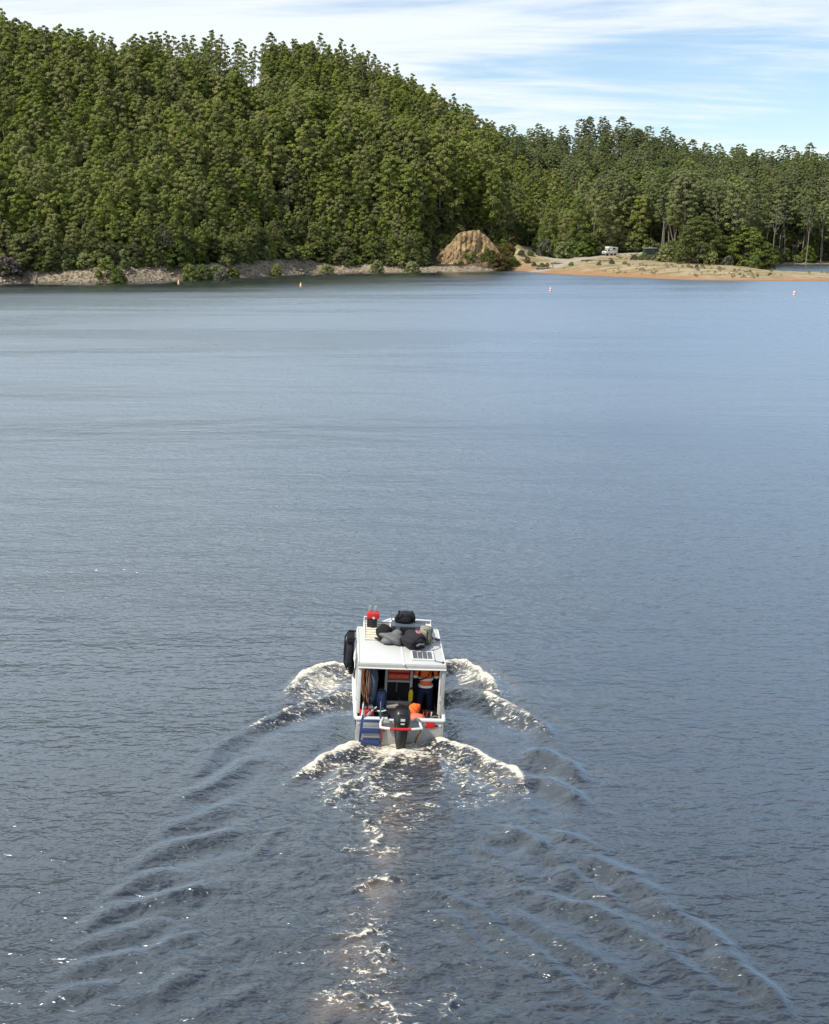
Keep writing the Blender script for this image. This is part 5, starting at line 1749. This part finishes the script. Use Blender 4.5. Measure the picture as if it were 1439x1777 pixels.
part(MB().box((.02, .0, .28), (.19, .62, .10), bev=.035), 'top_flap', BLACKF, t_)
part(MB().blob((.06, .10, -.50), (.08, .34, .20), .10, 52, 3), 'lower_roll', BLACKF, t_, 'all')
for k in (-.28, .26):
    part(MB().tube([(.14, k, .34), (-.02, k, .35), (-.115, k, .2), (-.125, k, -.28), (-.03, k, -.48)], .020, 6), 'sling', BLACKF, t_)

# ------------------------------------------------------------------ gear inside the boat
for k, (w_, lab) in enumerate([(1.165, 'lower of two orange plastic cases on the cabin shelf, rear face showing'), (1.335, 'upper of two orange plastic cases on the cabin shelf, just under the roof')]):
    t_ = thing('storage_case', lab, 'case', on_boat(-.015, 1.24, w_))
    part(MB().box((0, 0, .06), (.52, .34, .115), bev=.018), 'case_body', ORANGEC, t_)
    part(MB().box((0, 0, .133), (.525, .345, .03), bev=.012), 'case_lid', RED, t_)
    for x_ in (-.17, 0, .17):
        part(MB().box((x_, -.178, .085), (.05, .02, .045), bev=.006), 'latch', ORANGE, t_)
t_ = thing('blue_drum', 'round blue plastic drum standing left of the shelf frame in the cabin', 'drum', on_boat(-.45, 1.02, .131))
part(MB().lathe([(.150, 0), (.165, .03), (.165, .28), (.172, .30), (.165, .32), (.165, .70), (.13, .77), (.11, .79)], n=20), 'drum_body', BLUE, t_, 40)
part(MB().lathe([(.10, .79), (.105, .81), (.10, .84), (.0, .845)], n=16), 'lid', BLACK, t_, 40)
t_ = thing('overalls', 'slate blue overalls hanging in the dark left side of the cabin', 'overalls', on_boat(-.66, .86, 1.76))
part(MB().tube([(-.07, 0, -.02), (-.05, 0, -.16), (.02, .0, -.34), (.06, 0, -.52), (.05, 0, -.75), (.02, 0, -1.0), (-.01, 0, -1.12)], [.05, .11, .115, .095, .085, .075, .08], 12)
     .tube([(.02, .07, -.30), (.0, .10, -.55), (-.04, .11, -.8), (-.05, .10, -1.08)], [.09, .085, .075, .075], 10), 'cloth', SLATE, t_, 'all')
part(MB().tube([(-.07, 0, -.03), (-.07, 0, .015), (-.05, 0, .03)], .010, 6), 'hanger_loop', BLACKF, t_)
t_ = thing('hose_bundle', 'bundle of rust brown hoses and tan ropes hanging down the left side of the cabin', 'hoses', on_boat(-.85, .72, 1.74))
for k in range(9):
    rr = random.Random(k)
    x0 = -.09 + .024 * k
    part(MB().tube([(x0, rr.uniform(-.04, .04), 0), (x0 + rr.uniform(-.02, .02), rr.uniform(-.06, .06), -.35), (x0 * .7 + .03 + rr.uniform(-.03, .03), rr.uniform(-.06, .06), -.7), (x0 * .5 + .06 + rr.uniform(-.04, .06), rr.uniform(-.08, .02), -1.08)], .011 + .004 * (k % 3), 6),
         'hose', HOSE1 if k % 3 else HOSE2, t_)
t_ = thing('tackle_box', 'red tool tray with grey lids sitting on the side locker inside the left gunwale', 'tool box', on_boat(-.765, .36, .57, rotz(-.08)))
part(MB().box((0, 0, .07), (.33, .28, .14), bev=.015), 'tray', RED, t_)
for x_ in (-.075, .085):
    part(MB().box((x_, .03, .165), (.11, .24, .05), rot=rotz(.25), bev=.01), 'lid', GREYF, t_)
part(MB().box((.10, -.145, .07), (.05, .015, .05), bev=.005), 'catch', WHITE, t_)
t_ = thing('paddle', 'white paddle handle leaning on the transom behind the blue ladder', 'paddle', on_boat(-.70, .16, .64, rotz(-.5)), None, MB().tube([(-.02, -.10, 0), (.0, .08, .05), (.02, .30, .08)], [.028, .022, .018], 8).mesh('paddle', WHITE, True))
t_ = thing('gear_bag', 'black gear bag slumped inside the transom left of the outboard motor', 'bag', on_boat(-.42, .36, .13))
part(MB().blob((0, 0, .22), (.27, .24, .24), .13, 61, 3, flat=-.8), 'bag_body', BLACKF, t_, 'all')
part(MB().tube([(-.2, -.1, .25), (-.05, -.16, .46), (.14, -.1, .40)], .018, 6), 'carry_strap', CHAR, t_)
t_ = thing('rope_coil', 'green and white rope heaped on the black gear bag beside the drum', 'rope', on_boat(-.42, .44, .55))
cl = MB()
for k in range(5):
    rr = random.Random(70 + k)
    cl.tube([(.13 * math.cos(a) * rr.uniform(.7, 1.1), .10 * math.sin(a), .02 * k + .015 * math.sin(3 * a + k)) for a in np.linspace(0, 6.28, 15)], .013, 6, cap=False)
part(cl, 'coil', GREEN, t_, 'all')
part(MB().tube([(-.15, 0, .05), (-.08, -.08, .10), (.02, -.10, .10), (.10, -.06, .11)], .018, 6), 'loose_end', WHITE, t_)
t_ = thing('navy_bag', 'navy cloth bag between the outboard motor and the gear bag', 'bag', on_boat(-.10, .38, .13))
part(MB().blob((0, 0, .20), (.20, .20, .22), .14, 63, 3, flat=-.8), 'bag_body', NAVY, t_, 'all')
part(MB().tube([(-.1, -.1, .3), (0, -.14, .42), (.1, -.08, .32)], .014, 6), 'carry_strap', BLACKF, t_)
t_ = thing('life_jacket', 'bright orange life jacket heaped right behind the outboard motor', 'life jacket', on_boat(.33, .52, .30))
part(MB().blob((0, 0, .28), (.15, .15, .20), .22, 65, 4), 'padding', ORANGE, t_, 'all')
part(MB().blob((.06, .02, .42), (.12, .08, .07), .3, 66, 3), 'collar', ORANGE, t_, 'all')
part(MB().tube([(-.12, -.10, .30), (0, -.17, .28), (.13, -.10, .26)], .016, 6), 'belt', GREYF, t_)
part(MB().box((0, .03, .03), (.26, .24, .26), bev=.03), 'cushion', BLACKF, t_)
t_ = thing('coral_bag', 'coral orange dry bag just inside the transom right of the outboard motor', 'bag', on_boat(.41, .26, .30))
part(MB().blob((0, 0, .17), (.20, .15, .18), .08, 67, 3, flat=-.8, power=.8), 'bag_body', CORAL, t_, 'all')
part(MB().box((0, 0, .0), (.34, .24, .20), bev=.03), 'base_pad', BLACKF, t_)
part(MB().tube([(.16, -.08, .12), (.22, -.10, .06), (.25, -.12, .0)], .012, 6), 'tie_cord', KHAKI, t_)
t_ = thing('tool_bag', 'black tool bag with small bright tools beside the feet of the person', 'bag', on_boat(.70, .66, .13))
part(MB().blob((0, 0, .20), (.25, .22, .24), .12, 69, 3, flat=-.8, power=.8), 'bag_body', BLACKF, t_, 'all')
for k, (x_, y_, m_) in enumerate([(-.13, -.12, ORANGE), (-.04, -.14, RED), (.06, -.13, SILVER), (.12, -.08, BLACK)]):
    part(MB().tube([(x_, y_, .30), (x_ + .01, y_ - .01, .46)], .016, 6), 'tool_handle', m_, t_)
t_ = thing('rope_coil', 'tangled grey green rope in the right rear corner of the boat', 'rope', on_boat(.82, .24, .33))
cl = MB()
for k in range(6):
    rr = random.Random(90 + k)
    cl.tube([(.12 * math.cos(a) * rr.uniform(.6, 1.1), .12 * math.sin(a) * rr.uniform(.7, 1.1), .045 * k + .02 * math.sin(2 * a + k)) for a in np.linspace(0, 6.28, 15)], .013, 6, cap=False)
part(cl, 'coil', ROPEG, t_, 'all')
part(MB().box((0, 0, -.10), (.26, .26, .19), bev=.02), 'crate', BLACK, t_)
t_ = thing('fuel_bottle', 'tall yellow bottle strapped to the right post of the shelf frame', 'bottle', on_boat(.285, .955, .68))
part(MB().lathe([(.05, 0), (.055, .02), (.055, .22), (.035, .27), (.025, .29)], n=14), 'bottle_body', YELLOW, t_, 40)
part(MB().lathe([(.028, .29), (.028, .33), (.0, .335)], n=12), 'cap', BLACK, t_, 40)


# ------------------------------------------------------------------ the person at the helm
def skin_mesh(name, J, E_, m_, root=0, lev=2):
    me_ = bpy.data.meshes.new(name)
    me_.from_pydata([j[0] for j in J], E_, [])
    ob = bpy.data.objects.new(name, me_)
    COL.objects.link(ob)
    md = ob.modifiers.new('skin', 'SKIN')
    md.use_smooth_shade = True
    if not me_.skin_vertices:
        bpy.context.view_layer.objects.active = ob
    sv = me_.skin_vertices[0].data if me_.skin_vertices else None
    if sv is None:
        me_.attributes  # no layer
    for i, j in enumerate(J):
        r = j[1]
        sv[i].radius = r if isinstance(r, tuple) else (r, r)
        sv[i].use_root = (i == root)
    sb = ob.modifiers.new('sub', 'SUBSURF')
    sb.levels = sb.render_levels = lev
    dg = bpy.context.evaluated_depsgraph_get()
    res = bpy.data.meshes.new_from_object(ob.evaluated_get(dg))
    bpy.data.objects.remove(ob)
    res.materials.clear()
    res.materials.append(m_)
    res.polygons.foreach_set('use_smooth', np.ones(len(res.polygons), bool))
    res.name = name
    return res


person = thing('person', 'person in orange high visibility jacket and navy trousers standing at the helm, back turned', 'person', on_boat(.64, 1.12, .131, Matrix.Scale(.96, 4)))
J, E_ = [], []


def jt(p, r, parent=None):
    J.append((p, r))
    if parent is not None:
        E_.append((parent, len(J) - 1))
    return len(J) - 1


pel = jt((0, 0, .90), (.135, .105))
ab = jt((0, .01, 1.08), (.135, .10), pel)
ch = jt((0, .05, 1.27), (.155, .11), ab)
sh = jt((0, .09, 1.40), (.13, .085), ch)
nk = jt((0, .13, 1.475), .055, sh)
hd0 = jt((0, .18, 1.53), (.070, .080), nk)
hd1 = jt((0, .215, 1.60), (.078, .090), hd0)
hd2 = jt((0, .225, 1.645), (.050, .060), hd1)
ns = jt((0, .305, 1.565), .016, hd1)
for s in (-1, 1):
    jt((s * .083, .195, 1.575), .016, hd1)
arms = {}
for s in (-1, 1):
    so = jt((s * .20, .07, 1.375), .060, sh)
    el = jt((s * .285, .05, 1.10), .045, so)
    wr = jt((s * .20, .30, 1.02), .032, el)
    pm = jt((s * .175, .38, 1.01), (.036, .024), wr)
    for k, (dx, ln) in enumerate([(-.030, .075), (-.010, .085), (.010, .080), (.030, .062)]):
        f1 = jt((s * (.175 - dx), .43, 1.02), .0095, pm)
        f2 = jt((s * (.173 - dx), .43 + ln * .5, 1.005), .009, f1)
        jt((s * (.172 - dx), .43 + ln * .55, .972), .008, f2)
    t1 = jt((s * .130, .385, 1.015), .011, pm)
    jt((s * .118, .425, 1.0), .009, t1)
for s in (-1, 1):
    hp = jt((s * .10, 0, .84), .088, pel)
    kn = jt((s * .125, .02, .46), .060, hp)
    an = jt((s * .135, -.01, .09), .042, kn)
    ft = jt((s * .145, .10, .045), (.042, .036), an)
    jt((s * .15, .17, .04), (.036, .028), ft)
add('body', skin_mesh('body', J, E_, SKIN, pel), person)
J, E_ = [], []
a = jt((0, 0, .86), (.155, .125))
b_ = jt((0, .0, .98), (.165, .130), a)
b1 = jt((0, .015, 1.10), (.160, .122), b_)
c_ = jt((0, .05, 1.27), (.180, .130), b1)
d_ = jt((0, .09, 1.395), (.150, .100), c_)
e_ = jt((0, .12, 1.455), .072, d_)
for s in (-1, 1):
    so = jt((s * .205, .07, 1.375), .078, d_)
    m1 = jt((s * .25, .06, 1.24), .072, so)
    jt((s * .285, .05, 1.115), .064, m1)
add('jacket', skin_mesh('jacket', J, E_, ORANGE, 0), person)
J, E_ = [], []
for s in (-1, 1):
    n0 = len(J)
    q0 = jt((s * .284, .05, 1.13), .058)
    q1 = jt((s * .286, .06, 1.085), .056, q0)
    q2 = jt((s * .24, .19, 1.05), .050, q1)
    jt((s * .205, .285, 1.022), .042, q2)
    add('lower_sleeve', skin_mesh('lower_sleeve', J[n0:], [(x - n0, y - n0) for x, y in E_[-3:]], NAVY, 0), person)
J, E_ = [], []
a = jt((0, 0, .90), (.150, .120))
for s in (-1, 1):
    h1 = jt((s * .10, 0, .82), .105, a)
    k1 = jt((s * .125, .02, .46), .082, h1)
    jt((s * .135, -.01, .10), .074, k1)
add('trousers', skin_mesh('trousers', J, E_, NAVY, 0), person)
for s in (-1, 1):
    J, E_ = [], []
    a = jt((s * .135, -.02, .14), .060)
    b_ = jt((s * .138, -.01, .055), .056, a)
    c_ = jt((s * .147, .10, .045), (.052, .044), b_)
    jt((s * .15, .18, .04), (.045, .036), c_)
    add('boot', skin_mesh('boot', J, E_, RUB, 0), person)


def ring_band(w0, w1, rx, ry, yc, m_, name):
    b2 = MB()
    rr_ = []
    for w in (w0, w1):
        rr_.append([(rx * math.cos(t2), yc + ry * math.sin(t2), w) for t2 in np.linspace(0, 2 * math.pi, 28, endpoint=False)])
    inner_ = [[((rx - .02) * math.cos(t2), yc + (ry - .02) * math.sin(t2), w) for t2 in np.linspace(0, 2 * math.pi, 28, endpoint=False)] for w in (w1, w0)]
    b2.loft([rr_[0], rr_[1], inner_[0], inner_[1], rr_[0]], cap=False)
    part(b2, name, m_, person, 'all')


ring_band(.905, .965, .187, .150, .0, SILVER, 'reflective_band')
ring_band(1.085, 1.145, .183, .145, .015, SILVER, 'reflective_band')
for s in (-1, 1):
    b2 = MB()
    b2.tube([(s * .272, .053, 1.185), (s * .284, .05, 1.125)], .088, 14, cap=False)
    part(b2, 'sleeve_band', SILVER, person, 'all')
part(MB().tube([(-.20, -.02, 1.08), (-.10, -.13, 1.13), (.03, -.135, 1.20), (.09, -.09, 1.33), (.09, .02, 1.46)], .016, 6), 'harness_strap', BLACKF, person)
hr = []
for z_, r1, r2 in ((1.545, .082, .088), (1.60, .094, .104), (1.645, .082, .092), (1.672, .045, .052)):
    hr.append([(r1 * math.cos(t2), .205 + r2 * math.sin(t2), z_ + .012 * math.sin(t2)) for t2 in np.linspace(0, 2 * math.pi, 18, endpoint=False)])
part(MB().loft(hr), 'hair', HAIR, person, 'all')

# ------------------------------------------------------------------ marker buoys
for (px, py, mtop, lab) in [(310, 492.5, BUOYY, 'yellow marker buoy on the dark water under the left bank, leftmost of four'),
                            (522, 497, BUOYY, 'pale yellow and orange marker buoy off the shaded bank, second of four from the left'),
                            (955, 506, BUOYO, 'faded orange and white marker buoy off the boat ramp'),
                            (1378, 512.5, BUOYO, 'faded orange and white marker buoy off the sandy spit, rightmost of four')]:
    g = ground(px, py)
    t_ = thing('marker_buoy', lab, 'buoy', Matrix.Translation(g) @ roty(.06) @ Matrix.Scale(.74, 4), 'marker buoys')
    part(MB().lathe([(.0, -.3), (.30, -.25), (.42, -.05), (.42, .12), (.34, .20), (.20, .22)], n=16), 'float', BUOYO, t_, 40)
    part(MB().lathe([(.30, .18), (.24, .55), (.17, 1.05), (.15, 1.10), (.0, 1.12)], n=16), 'marker_body', BUOYY if mtop is BUOYY else BUOYW, t_, 40)
    part(MB().lathe([(.27, .42), (.28, .45), (.235, .70), (.225, .70)], n=16), 'colour_ring', mtop if mtop is BUOYO else BUOYW, t_, 40)
    part(MB().lathe([(.03, 1.1), (.03, 1.25), (.09, 1.27), (.09, 1.36), (.0, 1.40)], n=10), 'top_mark', BUOYO, t_, 40)

# ------------------------------------------------------------------ camper van and green shed on the flat
x, y, z = on_land(1058, 443, 396)
van = thing('camper_van', 'small white camper van parked on the gravel track in front of the thicket', 'van', Matrix.Translation((x, y, z + .02)) @ rotz(math.radians(-62)) @ Matrix.Scale(1.15, 4))
bd = part(MB().box((0, .9, .95), (1.86, 2.6, .75), bev=.06).box((0, -1.25, .92), (1.82, 1.75, .70), bev=.10), 'body', WHITE, van)
part(MB().box((0, .85, 1.85), (1.95, 2.75, 1.05), bev=.07), 'living_box', WHITE, van)
part(MB().box((0, -.45, 2.30), (1.90, 1.2, .55), bev=.12), 'overcab', WHITE, van)
part(MB().loft([[(-.84, -1.75, 1.25), (.84, -1.75, 1.25), (.80, -.9, 1.25), (-.80, -.9, 1.25)], [(-.74, -1.2, 1.85), (.74, -1.2, 1.85), (.76, -.5, 1.95), (-.76, -.5, 1.95)]]), 'cab', WHITE, van)
part(MB().box((0, -1.53, 1.54), (1.44, .03, .56), rot=rotx(-.75)), 'windscreen', GLASSD, van)
for s in (-1, 1):
    part(MB().box((s * .82, -1.0, 1.52), (.04, .55, .40)), 'door_window', GLASSD, van)
    part(MB().box((s * .985, .8, 1.95), (.03, .9, .45)), 'side_window', GLASSD, van)
    part(MB().box((s * .66, -2.14, .95), (.30, .04, .16), bev=.01), 'headlight', SILVER, van)
    for v in (-1.45, 1.35):
        w_ = part(MB().lathe([(.20, -.11), (.34, -.11), (.36, -.05), (.36, .05), (.34, .11), (.20, .11)], M=Matrix.Translation((s * .80, v, .36)) @ roty(math.pi / 2), n=18), 'wheel', RUB, van, 40)
        part(MB().lathe([(.0, -.07), (.20, -.09), (.20, .09), (.0, .07)], M=Matrix.Translation((s * .80, v, .36)) @ roty(math.pi / 2), n=14), 'rim', ALU, w_)
part(MB().box((0, -2.16, .62), (1.7, .12, .22), bev=.03), 'bumper', GREYP, van)
part(MB().box((0, -2.135, .95), (.85, .03, .18)), 'grille', BLACK, van)
part(MB().box((0, 1.0, 2.42), (1.2, 1.1, .10), bev=.02), 'roof_hatch', ALU, van)
x, y, z = on_land(1128, 440, 400)
shed = thing('green_shed', 'low dark green steel shed half hidden between the bushes right of the van', 'shed', Matrix.Translation((x, y, z)) @ rotz(.15))
wl = MB()
for k in range(16):
    wl.box((-2.1 + k * .28, -1.2, 1.05), (.20, .08, 2.1))
wl.box((0, 0, 1.05), (4.4, 2.35, 2.1))
part(wl, 'wall', SHEDG, shed)
part(MB().box((0, 0, 2.17), (4.7, 2.7, .12), rot=rotx(.04), bev=.02), 'roof', GREYP, shed)
part(MB().box((.9, -1.26, .95), (.9, .05, 1.85), bev=.01), 'door', SHEDG, shed)
part(MB().box((1.22, -1.30, .95), (.06, .05, .14)), 'handle', ALU, shed)

# ------------------------------------------------------------------ labels: say which one, counted along the picture where looks do not tell
ORD = 'first second third fourth fifth sixth seventh eighth ninth tenth eleventh twelfth thirteenth fourteenth fifteenth sixteenth seventeenth eighteenth nineteenth twentieth'.split()
by_label = {}
for ob in COL.objects:
    if 'label' in ob and ob.parent is None:
        by_label.setdefault(ob['label'], []).append(ob)
for lab, obs in by_label.items():
    if len(obs) < 2:
        continue
    pts = np.array([ob.matrix_basis.translation[:] for ob in obs])
    xs, _, _ = project(pts)
    order = np.argsort(xs)
    for k, i in enumerate(order):
        if len(obs) == 2:
            obs[i]['label'] = lab + (', the left one' if k == 0 else ', the right one')
        elif k == len(obs) - 1:
            obs[i]['label'] = lab + ', rightmost'
        elif k < len(ORD):
            obs[i]['label'] = lab + (', leftmost' if k == 0 else ', %s from left' % ORD[k])
